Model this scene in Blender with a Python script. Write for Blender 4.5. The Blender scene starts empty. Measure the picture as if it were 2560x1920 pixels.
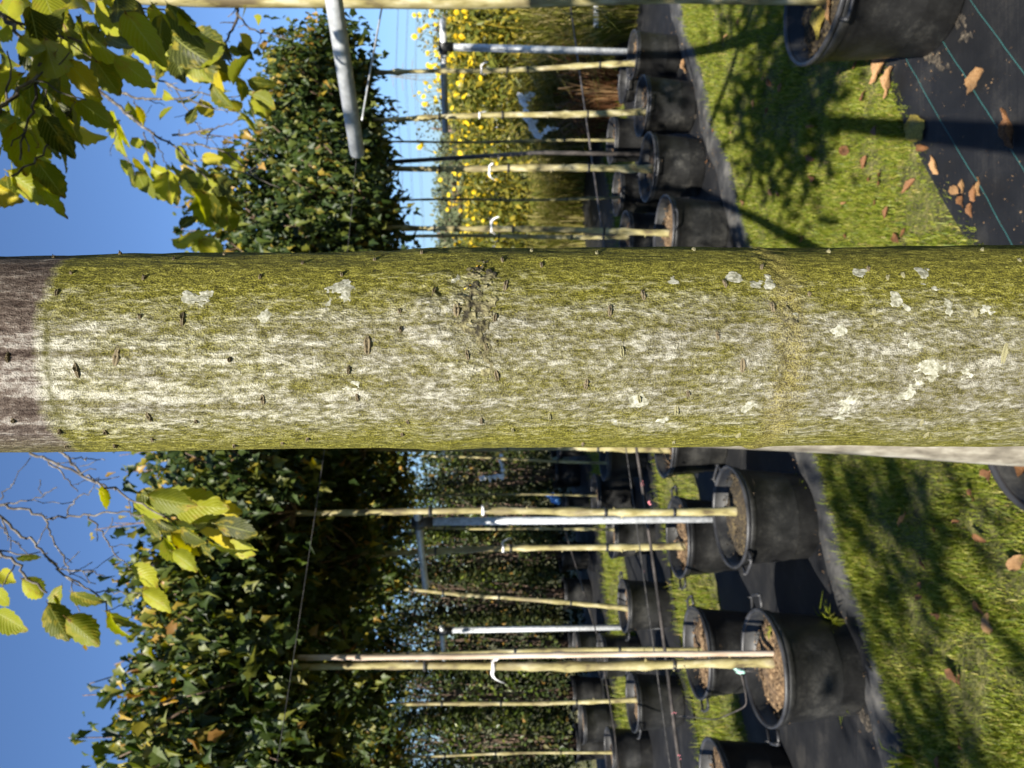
import bpy, math, random
import numpy as np
from mathutils import Vector, Matrix

RNG = np.random.default_rng(7)
random.seed(7)
SC = bpy.context.scene
COL = SC.collection

# ------------------------------------------------------------------ camera
F = 1923.0                      # focal length in pixels of a 2560 x 1920 frame
TH = math.atan(120.0 / F)       # pitched slightly down; the picture was taken with the phone on its side
CAMZ = 1.58
cT, sT = math.cos(TH), math.sin(TH)
EYE = np.array([0.0, 0.0, CAMZ])
FWD = np.array([0.0, cT, -sT])
RIGHT = np.array([1.0, 0.0, 0.0])
DOWN = np.array([0.0, -sT, -cT])

cam_d = bpy.data.cameras.new("camera")
cam = bpy.data.objects.new("camera", cam_d)
COL.objects.link(cam)
cam_d.sensor_fit = 'HORIZONTAL'
cam_d.sensor_width = 36.0
cam_d.lens = F / 2560.0 * 36.0
cam_d.clip_start = 0.05
cam_d.clip_end = 2000.0
cam_d.dof.use_dof = True
cam_d.dof.focus_distance = 0.28
cam_d.dof.aperture_fstop = 29.0
M = Matrix(((DOWN[0], RIGHT[0], -FWD[0], 0.0),
            (DOWN[1], RIGHT[1], -FWD[1], 0.0),
            (DOWN[2], RIGHT[2], -FWD[2], CAMZ),
            (0, 0, 0, 1)))
cam.matrix_world = M
SC.camera = cam

# ------------------------------------------------------------------ sky, sun, exposure
SUN_EL = math.radians(34.0)
SUN_AZ = math.radians(201.0)    # clockwise from +Y: behind the camera, a little to its left
world = bpy.data.worlds.new("World")
SC.world = world
world.use_nodes = True
wn = world.node_tree
wn.nodes.clear()
sky = wn.nodes.new("ShaderNodeTexSky")
sky.sky_type = 'NISHITA'
sky.sun_disc = False
sky.sun_elevation = SUN_EL
sky.sun_rotation = SUN_AZ
sky.altitude = 50.0
sky.air_density = 0.7
sky.dust_density = 0.05
sky.ozone_density = 6.0
bg = wn.nodes.new("ShaderNodeBackground")
bg.inputs[1].default_value = 0.083
wo = wn.nodes.new("ShaderNodeOutputWorld")
# the bright band above the horizon is held down a little, as the phone's exposure does
_sep = wn.nodes.new("ShaderNodeSeparateColor")
wn.links.new(sky.outputs[0], _sep.inputs[0])
_q = wn.nodes.new("ShaderNodeMath")
_q.operation = 'MULTIPLY'
wn.links.new(_sep.outputs[1], _q.inputs[0])
wn.links.new(_sep.outputs[1], _q.inputs[1])
_a = wn.nodes.new("ShaderNodeMath")
_a.operation = 'MULTIPLY_ADD'
_a.inputs[1].default_value = 1 / 67.0
_a.inputs[2].default_value = 1.0
wn.links.new(_q.outputs[0], _a.inputs[0])
_d = wn.nodes.new("ShaderNodeMath")
_d.operation = 'DIVIDE'
_d.inputs[0].default_value = 1.0
wn.links.new(_a.outputs[0], _d.inputs[1])
_m = wn.nodes.new("ShaderNodeVectorMath")
_m.operation = 'SCALE'
wn.links.new(sky.outputs[0], _m.inputs[0])
wn.links.new(_d.outputs[0], _m.inputs[3])
wn.links.new(_m.outputs[0], bg.inputs[0])
wn.links.new(bg.outputs[0], wo.inputs[0])

sun_d = bpy.data.lights.new("sun", 'SUN')
sun_d.energy = 5.0
sun_d.angle = math.radians(0.53)
sun_d.color = (1.0, 0.94, 0.84)
sun = bpy.data.objects.new("sun", sun_d)
COL.objects.link(sun)
TO_SUN = np.array([math.sin(SUN_AZ) * math.cos(SUN_EL), math.cos(SUN_AZ) * math.cos(SUN_EL), math.sin(SUN_EL)])
sun.rotation_euler = Vector(-TO_SUN).to_track_quat('-Z', 'Y').to_euler()
sun.location = (-3, -9, 8)

vs = SC.view_settings
vs.view_transform = 'Standard'
vs.look = 'None'
vs.exposure = 1.25
vs.gamma = 1.0
vs.use_curve_mapping = False
SC.cycles.max_bounces = 6
SC.cycles.diffuse_bounces = 3
SC.cycles.transmission_bounces = 4
SC.cycles.transparent_max_bounces = 4
SC.cycles.caustics_reflective = False
SC.cycles.caustics_refractive = False


# ------------------------------------------------------------------ projection helpers (picture -> place)
def ray(x, y):
    a = (960.0 - y) / F
    b = (x - 1280.0) / F
    return FWD + a * RIGHT + b * DOWN


def P(x, y, depth):
    """the place seen at photo pixel (x, y) on the vertical plane Y = depth"""
    r = ray(x, y)
    return EYE + r * (depth / r[1])


def H(x, y, z=0.0):
    """the place seen at photo pixel (x, y) on the level plane Z = z"""
    r = ray(x, y)
    return EYE + r * ((z - CAMZ) / r[2])


# the nursery rows run along ROW, from near left to far right
RS = 0.70


def row_s(p):
    return p[1] - RS * p[0]


# ------------------------------------------------------------------ noise
def _hash(ix, iy, iz):
    n = (ix * 374761393 + iy * 668265263 + iz * 2147483647) & 0xFFFFFFFF
    n = ((n ^ (n >> 13)) * 1274126177) & 0xFFFFFFFF
    n = n ^ (n >> 16)
    return (n & 0xFFFF) / 65535.0


def vnoise(p):
    p = np.asarray(p, float)
    i = np.floor(p).astype(np.int64)
    f = p - i
    f = f * f * (3 - 2 * f)
    out = 0
    for dx in (0, 1):
        wx = f[..., 0] if dx else 1 - f[..., 0]
        for dy in (0, 1):
            wy = f[..., 1] if dy else 1 - f[..., 1]
            for dz in (0, 1):
                wz = f[..., 2] if dz else 1 - f[..., 2]
                out = out + wx * wy * wz * _hash(i[..., 0] + dx, i[..., 1] + dy, i[..., 2] + dz)
    return out * 2 - 1


def fbm(p, o=3):
    p = np.asarray(p, float)
    a, s = 1.0, 0
    for _ in range(o):
        s = s + a * vnoise(p)
        p = p * 2.03 + 17.1
        a *= 0.5
    return s


# ------------------------------------------------------------------ materials
def new_mat(name):
    m = bpy.data.materials.new(name)
    m.use_nodes = True
    nt = m.node_tree
    nt.nodes.clear()
    return m, nt, nt.nodes, nt.links


def node(nt, typ, **kw):
    n = nt.nodes.new(typ)
    for k, v in kw.items():
        setattr(n, k, v)
    return n


def math_n(nt, op, a, b=None, clamp=False):
    n = nt.nodes.new("ShaderNodeMath")
    n.operation = op
    n.use_clamp = clamp
    for i, v in enumerate((a, b)):
        if v is None:
            continue
        if isinstance(v, (int, float)):
            n.inputs[i].default_value = v
        else:
            nt.links.new(v, n.inputs[i])
    return n.outputs[0]


def ramp_n(nt, fac, stops, interp='LINEAR'):
    r = nt.nodes.new("ShaderNodeValToRGB")
    r.color_ramp.interpolation = interp
    els = r.color_ramp.elements
    while len(els) > 1:
        els.remove(els[-1])
    for i, (p, c) in enumerate(stops):
        e = els[0] if i == 0 else els.new(p)
        e.position = p
        e.color = (*c, 1.0) if len(c) == 3 else c
    nt.links.new(fac, r.inputs[0])
    return r.outputs[0]


def mix_n(nt, fac, a, b, blend='MIX'):
    n = nt.nodes.new("ShaderNodeMix")
    n.data_type = 'RGBA'
    n.blend_type = blend
    for sock, v in ((n.inputs[0], fac), (n.inputs[6], a), (n.inputs[7], b)):
        if isinstance(v, (int, float)):
            sock.default_value = v
        elif isinstance(v, tuple):
            sock.default_value = (*v, 1.0)
        else:
            nt.links.new(v, sock)
    return n.outputs[2]


def coord(nt, kind='Object', scale=(1, 1, 1), rot=(0, 0, 0)):
    tc = nt.nodes.new("ShaderNodeTexCoord")
    mp = nt.nodes.new("ShaderNodeMapping")
    mp.inputs['Scale'].default_value = scale
    mp.inputs['Rotation'].default_value = rot
    nt.links.new(tc.outputs[kind], mp.inputs[0])
    return mp.outputs[0]


def noise_n(nt, vec, scale, detail=6, rough=0.55, out=0):
    n = nt.nodes.new("ShaderNodeTexNoise")
    n.inputs['Scale'].default_value = scale
    n.inputs['Detail'].default_value = detail
    n.inputs['Roughness'].default_value = rough
    nt.links.new(vec, n.inputs['Vector'])
    return n.outputs[out]


def bump_n(nt, h, strength, dist=0.002):
    b = nt.nodes.new("ShaderNodeBump")
    b.inputs['Strength'].default_value = strength
    b.inputs['Distance'].default_value = dist
    nt.links.new(h, b.inputs['Height'])
    return b.outputs[0]


def bsdf(nt, col, rough=0.6, metallic=0.0, spec=0.5, normal=None):
    p = nt.nodes.new("ShaderNodeBsdfPrincipled")
    if isinstance(col, tuple):
        p.inputs['Base Color'].default_value = (*col, 1.0)
    else:
        nt.links.new(col, p.inputs['Base Color'])
    if isinstance(rough, (int, float)):
        p.inputs['Roughness'].default_value = rough
    else:
        nt.links.new(rough, p.inputs['Roughness'])
    p.inputs['Metallic'].default_value = metallic
    p.inputs['Specular IOR Level'].default_value = spec
    if normal is not None:
        nt.links.new(normal, p.inputs['Normal'])
    return p


def finish(nt, sh):
    o = nt.nodes.new("ShaderNodeOutputMaterial")
    nt.links.new(sh.outputs[0], o.inputs[0])


def pmat(name, stops, scale=8, rough=0.6, bump=0.0, bdist=0.002, bscale=None, metallic=0.0, spec=0.5, stretch=(1, 1, 1), detail=6, blot=None):
    m, nt, N, L = new_mat(name)
    v = coord(nt, 'Object', stretch)
    n1 = noise_n(nt, v, scale, detail)
    c = ramp_n(nt, n1, stops)
    if blot:
        bf = ramp_n(nt, noise_n(nt, v, blot[0], 5, 0.6), [(blot[2], (0.0,) * 3), (blot[2] + 0.12, (blot[3],) * 3)])
        c = mix_n(nt, bf, c, blot[1])
    nrm = None
    if bump:
        nrm = bump_n(nt, noise_n(nt, v, bscale or scale * 3, 5), bump, bdist)
    finish(nt, bsdf(nt, c, rough, metallic, spec, nrm))
    return m


def rand_fac(nt):
    g = nt.nodes.new("ShaderNodeNewGeometry")
    o = nt.nodes.new("ShaderNodeObjectInfo")
    s = math_n(nt, 'ADD', g.outputs['Random Per Island'], o.outputs['Random'])
    return math_n(nt, 'FRACT', s)


def leaf_mat(name, stops, transl=0.35, rough=0.45, spec=0.35, blotch=None):
    m, nt, N, L = new_mat(name)
    f = rand_fac(nt)
    c = ramp_n(nt, f, stops)
    if blotch:
        v = coord(nt, 'Object')
        nz = noise_n(nt, v, blotch, 4)
        c = mix_n(nt, ramp_n(nt, nz, [(0.35, (0.0,) * 3), (0.7, (0.55,) * 3)]), c, (0.30, 0.26, 0.05))
    p = bsdf(nt, c, rough, 0, spec)
    t = nt.nodes.new("ShaderNodeBsdfTranslucent")
    hs = nt.nodes.new("ShaderNodeHueSaturation")
    hs.inputs['Saturation'].default_value = 1.15
    hs.inputs['Value'].default_value = 1.5
    nt.links.new(c, hs.inputs['Color'])
    nt.links.new(hs.outputs[0], t.inputs['Color'])
    mx = nt.nodes.new("ShaderNodeMixShader")
    mx.inputs[0].default_value = transl
    nt.links.new(p.outputs[0], mx.inputs[1])
    nt.links.new(t.outputs[0], mx.inputs[2])
    finish(nt, mx)
    return m


def elm_leaf_mat(name, stops, transl=0.45):
    """leaf blade with a pale midrib, side veins and browned blotches (uv: across, along)"""
    m, nt, N, L = new_mat(name)
    f = rand_fac(nt)
    c = ramp_n(nt, f, stops)
    uv = nt.nodes.new("ShaderNodeUVMap")
    sp = nt.nodes.new("ShaderNodeSeparateXYZ")
    L.new(uv.outputs[0], sp.inputs[0])
    ax = math_n(nt, 'ABSOLUTE', math_n(nt, 'SUBTRACT', math_n(nt, 'MULTIPLY', sp.outputs[0], 2.0), 1.0))
    mid = math_n(nt, 'LESS_THAN', ax, 0.045)
    st = math_n(nt, 'FRACT', math_n(nt, 'SUBTRACT', math_n(nt, 'MULTIPLY', sp.outputs[1], 11.0), math_n(nt, 'MULTIPLY', ax, 3.6)))
    ven = math_n(nt, 'LESS_THAN', st, 0.16)
    vf = math_n(nt, 'MULTIPLY', math_n(nt, 'MAXIMUM', mid, math_n(nt, 'MULTIPLY', ven, 0.55)), 0.5)
    c = mix_n(nt, vf, c, (0.42, 0.44, 0.12))
    oi = nt.nodes.new("ShaderNodeObjectInfo")
    v = nt.nodes.new("ShaderNodeVectorMath")
    v.operation = 'ADD'
    sc2 = nt.nodes.new("ShaderNodeVectorMath")
    sc2.operation = 'SCALE'
    L.new(uv.outputs[0], v.inputs[0])
    L.new(oi.outputs['Random'], sc2.inputs[3])
    sc2.inputs[0].default_value = (40, 17, 9)
    L.new(sc2.outputs[0], v.inputs[1])
    nz = noise_n(nt, v.outputs[0], 3.0, 5)
    edge = math_n(nt, 'MULTIPLY', math_n(nt, 'POWER', math_n(nt, 'ABSOLUTE', math_n(nt, 'SUBTRACT', math_n(nt, 'MULTIPLY', sp.outputs[1], 2.0), 1.0)), 3.0), 0.16)
    bl = math_n(nt, 'ADD', nz, edge)
    c = mix_n(nt, ramp_n(nt, bl, [(0.56, (0.0,) * 3), (0.66, (0.8,) * 3)]), c, (0.33, 0.27, 0.03))
    c = mix_n(nt, ramp_n(nt, bl, [(0.69, (0.0,) * 3), (0.73, (0.9,) * 3)]), c, (0.13, 0.055, 0.015))
    h = math_n(nt, 'ADD', math_n(nt, 'PINGPONG', st, 0.5), math_n(nt, 'MULTIPLY', nz, 0.3))
    p = bsdf(nt, c, 0.48, 0, 0.3, bump_n(nt, h, 0.5, 0.002))
    t = nt.nodes.new("ShaderNodeBsdfTranslucent")
    hs = nt.nodes.new("ShaderNodeHueSaturation")
    hs.inputs['Value'].default_value = 1.5
    hs.inputs['Saturation'].default_value = 1.1
    L.new(c, hs.inputs['Color'])
    L.new(hs.outputs[0], t.inputs['Color'])
    mx = nt.nodes.new("ShaderNodeMixShader")
    mx.inputs[0].default_value = transl
    L.new(p.outputs[0], mx.inputs[1])
    L.new(t.outputs[0], mx.inputs[2])
    finish(nt, mx)
    return m


def bark_mat():
    m, nt, N, L = new_mat("algae_bark")
    uv = nt.nodes.new("ShaderNodeUVMap")
    sp = nt.nodes.new("ShaderNodeSeparateXYZ")
    L.new(uv.outputs[0], sp.inputs[0])
    th, z = sp.outputs[0], sp.outputs[1]
    # slightly spiralling grain
    tc = nt.nodes.new("ShaderNodeTexCoord")
    mp = nt.nodes.new("ShaderNodeMapping")
    mp.inputs['Scale'].default_value = (1, 1, 0.20)
    mp.inputs['Rotation'].default_value = (0.0, 0.05, 0.0)
    L.new(tc.outputs['Object'], mp.inputs[0])
    grain = mp.outputs[0]
    iso = tc.outputs['Object']
    g1 = noise_n(nt, grain, 130, 7, 0.62)
    mp2 = nt.nodes.new("ShaderNodeMapping")
    mp2.inputs['Scale'].default_value = (1, 1, 0.42)
    mp2.inputs['Rotation'].default_value = (0.0, 0.12, 0.0)
    L.new(tc.outputs['Object'], mp2.inputs[0])
    g2 = noise_n(nt, mp2.outputs[0], 380, 5, 0.7)
    g3 = noise_n(nt, iso, 950, 3, 0.6)
    p1 = noise_n(nt, iso, 26, 6, 0.65)
    p2 = noise_n(nt, iso, 7, 4, 0.6)
    mp3 = nt.nodes.new("ShaderNodeMapping")
    mp3.inputs['Scale'].default_value = (1, 1, 0.05)
    mp3.inputs['Rotation'].default_value = (0.0, 0.06, 0.0)
    L.new(tc.outputs['Object'], mp3.inputs[0])
    g4 = noise_n(nt, mp3.outputs[0], 120, 4, 0.6)
    wht = math_n(nt, 'MULTIPLY', math_n(nt, 'MULTIPLY', math_n(nt, 'SUBTRACT', z, 1.50), 3.2, True), math_n(nt, 'SUBTRACT', 1.0, math_n(nt, 'ABSOLUTE', math_n(nt, 'ADD', th, 0.28)), True))
    wht = math_n(nt, 'MULTIPLY', wht, math_n(nt, 'MULTIPLY', math_n(nt, 'SUBTRACT', g4, 0.44), 0.85))
    fine = math_n(nt, 'ADD', math_n(nt, 'ADD', math_n(nt, 'MULTIPLY', g1, 0.42), math_n(nt, 'MULTIPLY', g2, 0.58)), wht)
    base = ramp_n(nt, fine, [(0.35, (0.045, 0.037, 0.025)), (0.44, (0.14, 0.122, 0.09)), (0.53, (0.25, 0.235, 0.195)), (0.65, (0.56, 0.54, 0.46))])
    alg = ramp_n(nt, math_n(nt, 'ADD', math_n(nt, 'MULTIPLY', g2, 0.5), math_n(nt, 'MULTIPLY', g3, 0.5)),
                 [(0.36, (0.020, 0.019, 0.002)), (0.46, (0.10, 0.093, 0.010)), (0.54, (0.215, 0.20, 0.022)), (0.63, (0.44, 0.41, 0.095))])
    # where the algae grows: both flanks, least on the face that is a little left of the middle
    d = math_n(nt, 'ABSOLUTE', math_n(nt, 'ADD', th, 0.22))
    flank = math_n(nt, 'MULTIPLY', math_n(nt, 'MAXIMUM', math_n(nt, 'SUBTRACT', d, 0.38), 0.0), 0.62)
    low = math_n(nt, 'MULTIPLY', math_n(nt, 'MULTIPLY', math_n(nt, 'SUBTRACT', 1.42, z), 2.0, True), math_n(nt, 'MULTIPLY', math_n(nt, 'ADD', th, 0.1), 0.35))
    amt = math_n(nt, 'ADD', math_n(nt, 'ADD', math_n(nt, 'ADD', math_n(nt, 'MULTIPLY', p1, 0.32), 0.07), math_n(nt, 'MULTIPLY', p2, 0.38)), math_n(nt, 'ADD', flank, low))
    amt = math_n(nt, 'ADD', amt, math_n(nt, 'ADD', math_n(nt, 'MULTIPLY', math_n(nt, 'SUBTRACT', g1, 0.5), -0.55), math_n(nt, 'MULTIPLY', math_n(nt, 'SUBTRACT', g2, 0.5), -0.9)))
    af = ramp_n(nt, amt, [(0.29, (0.12,) * 3), (0.47, (0.54,) * 3), (0.70, (0.98,) * 3)])
    # the clean brown bark above the old tie ring
    ring = math_n(nt, 'ADD', z, math_n(nt, 'ADD', math_n(nt, 'MULTIPLY', math_n(nt, 'SUBTRACT', p1, 0.5), 0.016), math_n(nt, 'MULTIPLY', math_n(nt, 'SUBTRACT', g1, 0.5), 0.012)))
    up = ramp_n(nt, math_n(nt, 'MULTIPLY', math_n(nt, 'SUBTRACT', ring, 1.836), 160.0, True), [(0.0, (0.0,) * 3), (1.0, (1.0,) * 3)])
    af2 = mix_n(nt, up, af, math_n(nt, 'MULTIPLY', math_n(nt, 'SUBTRACT', math_n(nt, 'ABSOLUTE', math_n(nt, 'SUBTRACT', th, 0.1)), 1.0, ), 0.9, True))
    brown = ramp_n(nt, fine, [(0.38, (0.025, 0.014, 0.010)), (0.47, (0.068, 0.049, 0.039)), (0.55, (0.135, 0.105, 0.086)), (0.66, (0.36, 0.33, 0.29))])
    base = mix_n(nt, up, base, brown)
    col = mix_n(nt, af2, base, alg)
    # green line right under the ring
    edge = ramp_n(nt, math_n(nt, 'MULTIPLY', math_n(nt, 'ABSOLUTE', math_n(nt, 'SUBTRACT', ring, 1.8325)), 300.0, True), [(0.2, (0.6,) * 3), (0.95, (0.0,) * 3)])
    col = mix_n(nt, edge, col, (0.075, 0.07, 0.006))
    # ochre crust along the lower scar ring
    r2 = math_n(nt, 'ABSOLUTE', math_n(nt, 'SUBTRACT', math_n(nt, 'ADD', z, math_n(nt, 'MULTIPLY', math_n(nt, 'SUBTRACT', p1, 0.5), 0.03)), 1.371))
    cr = ramp_n(nt, math_n(nt, 'MULTIPLY', r2, 62.0, True), [(0.25, (0.9,) * 3), (0.95, (0.0,) * 3)])
    col = mix_n(nt, math_n(nt, 'MULTIPLY', cr, 0.6), col, ramp_n(nt, g3, [(0.40, (0.07, 0.05, 0.012)), (0.58, (0.34, 0.29, 0.09))]))
    hgt = math_n(nt, 'ADD', math_n(nt, 'MULTIPLY', g1, 0.9), math_n(nt, 'ADD', math_n(nt, 'MULTIPLY', g2, 0.8), math_n(nt, 'MULTIPLY', g3, 0.5)))
    nrm = bump_n(nt, hgt, 0.95, 0.0028)
    finish(nt, bsdf(nt, col, 0.85, 0, 0.2, nrm))
    return m


def fabric_mat(name, lines=True, dust=0.5):
    m, nt, N, L = new_mat(name)
    iso = coord(nt, 'Object')
    w = coord(nt, 'Object', (1, 1, 1), (0, 0, -math.atan(RS)))
    sp = nt.nodes.new("ShaderNodeSeparateXYZ")
    L.new(w, sp.inputs[0])
    n1 = noise_n(nt, iso, 5, 6, 0.65)
    n2 = noise_n(nt, iso, 240, 3, 0.6)
    st = coord(nt, 'Object', (1.2, 160, 1), (0, 0, -math.atan(RS)))
    n3 = noise_n(nt, st, 1.0, 3, 0.6)
    f = math_n(nt, 'ADD', math_n(nt, 'MULTIPLY', n1, 0.6), math_n(nt, 'ADD', math_n(nt, 'MULTIPLY', n2, 0.2), math_n(nt, 'MULTIPLY', n3, 0.2)))
    c = ramp_n(nt, f, [(0.38, (0.006, 0.0066, 0.008)), (0.52, (0.0115, 0.012, 0.0135)), (0.66, (0.040, 0.038, 0.035))])
    if lines:
        k = math_n(nt, 'FRACT', math_n(nt, 'DIVIDE', math_n(nt, 'ADD', sp.outputs[1], 0.025), 0.152))
        on = math_n(nt, 'LESS_THAN', k, 0.014)
        c = mix_n(nt, math_n(nt, 'MULTIPLY', on, 0.55), c, (0.06, 0.27, 0.25))
    hgt = math_n(nt, 'ADD', n2, math_n(nt, 'MULTIPLY', n3, 0.8))
    finish(nt, bsdf(nt, c, 0.62, 0, 0.35, bump_n(nt, hgt, 0.25, 0.001)))
    return m


def pot_mat(name, dusty):
    m, nt, N, L = new_mat(name)
    v = coord(nt, 'Object')
    oi = nt.nodes.new("ShaderNodeObjectInfo")
    add = nt.nodes.new("ShaderNodeVectorMath")
    add.operation = 'ADD'
    L.new(v, add.inputs[0])
    L.new(oi.outputs['Location'], add.inputs[1])
    n1 = noise_n(nt, add.outputs[0], 7, 6, 0.65)
    n2 = noise_n(nt, add.outputs[0], 90, 4, 0.7)
    f = math_n(nt, 'ADD', math_n(nt, 'MULTIPLY', n1, 0.7), math_n(nt, 'MULTIPLY', n2, 0.3))
    c = ramp_n(nt, f, [(0.40, (0.006, 0.006, 0.006)), (0.52, (0.011, 0.011, 0.0105)), (0.60, (0.011 + dusty * 0.4, 0.011 + dusty * 0.38, 0.010 + dusty * 0.33)), (0.72, (0.011 + dusty, 0.011 + dusty * 0.95, 0.010 + dusty * 0.85))])
    r = ramp_n(nt, n1, [(0.3, (0.38,) * 3), (0.7, (0.62,) * 3)])
    finish(nt, bsdf(nt, c, r, 0, 0.45, bump_n(nt, n2, 0.12, 0.001)))
    return m


MAT = {}
MAT['bark'] = bark_mat()
MAT['lenticel'] = pmat("lenticel_cork", [(0.38, (0.05, 0.034, 0.016)), (0.52, (0.17, 0.13, 0.07)), (0.64, (0.33, 0.29, 0.18))], 260, 0.85, 0.5, 0.001, 500)
MAT['lenticel_pale'] = pmat("lenticel_pale", [(0.36, (0.09, 0.08, 0.02)), (0.52, (0.25, 0.23, 0.11)), (0.66, (0.40, 0.38, 0.27))], 260, 0.85, 0.5, 0.001, 500)
MAT['lichen'] = pmat("lichen_crust", [(0.38, (0.16, 0.155, 0.10)), (0.5, (0.27, 0.265, 0.20)), (0.62, (0.38, 0.375, 0.31))], 320, 0.9, 0.5, 0.001, 600)
MAT['lichen_gold'] = pmat("lichen_gold", [(0.38, (0.30, 0.17, 0.01)), (0.6, (0.72, 0.46, 0.03))], 300, 0.9, 0.5, 0.001, 600)
MAT['scar'] = pmat("scar_bark", [(0.38, (0.022, 0.018, 0.009)), (0.5, (0.095, 0.082, 0.036)), (0.66, (0.26, 0.235, 0.12))], 190, 0.9, 0.7, 0.002, 400)
MAT['stem'] = pmat("young_stem_bark", [(0.34, (0.09, 0.068, 0.03)), (0.44, (0.235, 0.20, 0.075)), (0.54, (0.32, 0.28, 0.13)), (0.66, (0.48, 0.43, 0.27))], 24, 0.7, 0.5, 0.003, 120, stretch=(1, 1, 0.35), blot=(9, (0.13, 0.10, 0.055), 0.50, 0.75))
MAT['stem_grey'] = pmat("grey_stem_bark", [(0.34, (0.08, 0.068, 0.05)), (0.5, (0.19, 0.17, 0.13)), (0.66, (0.34, 0.32, 0.26))], 40, 0.8, 0.5, 0.002, 150, stretch=(1, 1, 0.35))
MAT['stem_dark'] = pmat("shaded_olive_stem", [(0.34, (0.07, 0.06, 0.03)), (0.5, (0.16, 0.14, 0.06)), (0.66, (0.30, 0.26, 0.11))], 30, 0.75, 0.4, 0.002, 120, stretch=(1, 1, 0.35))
MAT['cane'] = pmat("bamboo_cane", [(0.34, (0.30, 0.22, 0.15)), (0.5, (0.48, 0.38, 0.29)), (0.66, (0.60, 0.51, 0.42))], 18, 0.5, 0.2, 0.001, 90, stretch=(3, 3, 0.3), blot=(5, (0.20, 0.15, 0.10), 0.52, 0.6))
MAT['tie'] = pmat("black_tie_rubber", [(0.4, (0.012, 0.012, 0.012)), (0.6, (0.03, 0.03, 0.03))], 30, 0.6)
MAT['tag'] = pmat("white_paper_tag", [(0.4, (0.72, 0.72, 0.72)), (0.6, (0.85, 0.85, 0.84))], 40, 0.6)
MAT['twig'] = pmat("elm_twig_bark", [(0.36, (0.04, 0.033, 0.028)), (0.5, (0.09, 0.077, 0.065)), (0.66, (0.21, 0.19, 0.165))], 60, 0.7, 0.4, 0.001, 200)
MAT['twig_maple'] = pmat("maple_twig_bark", [(0.36, (0.06, 0.035, 0.025)), (0.66, (0.22, 0.15, 0.10))], 60, 0.7)
MAT['pot'] = pot_mat("black_pot_plastic", 0.035)
MAT['pot_dusty'] = pot_mat("dusty_pot_plastic", 0.075)
MAT['rim'] = pmat("pot_rim_plastic", [(0.4, (0.016, 0.016, 0.0175)), (0.65, (0.042, 0.042, 0.044))], 14, 0.45, 0.05, 0.001, 80)
MAT['soil'] = pmat("dry_potting_bark", [(0.32, (0.025, 0.015, 0.008)), (0.46, (0.11, 0.065, 0.03)), (0.58, (0.24, 0.155, 0.08)), (0.72, (0.38, 0.28, 0.16))], 75, 0.95, 0.9, 0.008, 120)
MAT['soil_dark'] = pmat("damp_potting_soil", [(0.34, (0.012, 0.009, 0.006)), (0.52, (0.05, 0.035, 0.018)), (0.68, (0.16, 0.12, 0.05))], 75, 0.95, 0.9, 0.008, 120)
MAT['moss'] = pmat("moss_cushion", [(0.36, (0.06, 0.07, 0.008)), (0.6, (0.22, 0.22, 0.02))], 120, 0.95, 0.9, 0.004, 300)
MAT['dirt'] = pmat("spilled_soil", [(0.36, (0.012, 0.010, 0.007)), (0.52, (0.05, 0.04, 0.028)), (0.68, (0.16, 0.13, 0.09))], 60, 0.95, 0.9, 0.006, 140)
MAT['fabric'] = fabric_mat("weed_fabric_lined", True)
MAT['fabric_plain'] = fabric_mat("weed_fabric_plain", False)
MAT['fold'] = pmat("dusty_fabric_fold", [(0.36, (0.018, 0.0185, 0.02)), (0.52, (0.045, 0.045, 0.044)), (0.68, (0.11, 0.105, 0.095))], 9, 0.75, 0.4, 0.004, 50)
MAT['galv'] = pmat("galvanised_steel", [(0.36, (0.40, 0.42, 0.43)), (0.52, (0.54, 0.56, 0.57)), (0.66, (0.66, 0.68, 0.69))], 45, 0.42, 0.08, 0.001, 160, metallic=0.25, spec=0.5, blot=(6, (0.33, 0.33, 0.32), 0.52, 0.6))
MAT['clamp'] = pmat("black_clamp_plastic", [(0.4, (0.015, 0.015, 0.016)), (0.65, (0.04, 0.04, 0.042))], 25, 0.5)
MAT['wire'] = pmat("dark_trellis_wire", [(0.4, (0.03, 0.03, 0.03)), (0.65, (0.09, 0.085, 0.08))], 40, 0.5)
MAT['hose'] = pmat("drip_hose_plastic", [(0.4, (0.03, 0.027, 0.025)), (0.65, (0.11, 0.095, 0.085))], 12, 0.5)
MAT['mint'] = pmat("mint_plastic", [(0.4, (0.30, 0.55, 0.47)), (0.6, (0.45, 0.68, 0.58))], 30, 0.5)
MAT['pink'] = pmat("pink_clip_plastic", [(0.4, (0.6, 0.16, 0.2)), (0.6, (0.75, 0.3, 0.32))], 30, 0.5)
MAT['blue'] = pmat("blue_plastic", [(0.4, (0.06, 0.2, 0.5)), (0.6, (0.12, 0.32, 0.68))], 30, 0.5)
MAT['ground'] = pmat("rough_grass_ground", [(0.36, (0.045, 0.05, 0.012)), (0.5, (0.10, 0.10, 0.03)), (0.66, (0.17, 0.15, 0.06))], 1.2, 0.95, 0.9, 0.05, 14, detail=9)
MAT['turf'] = pmat("turf_soil", [(0.36, (0.045, 0.045, 0.010)), (0.5, (0.10, 0.105, 0.018)), (0.66, (0.17, 0.155, 0.05))], 14, 0.95, 0.9, 0.02, 60)
MAT['road'] = pmat("pale_concrete", [(0.36, (0.36, 0.36, 0.36)), (0.6, (0.50, 0.50, 0.49))], 0.5, 0.85, 0.2, 0.01, 4)
MAT['deadleaf'] = pmat("dead_leaf_brown", [(0.34, (0.06, 0.024, 0.008)), (0.5, (0.16, 0.068, 0.022)), (0.66, (0.27, 0.135, 0.05))], 35, 0.65, 0.6, 0.002, 110)
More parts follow.
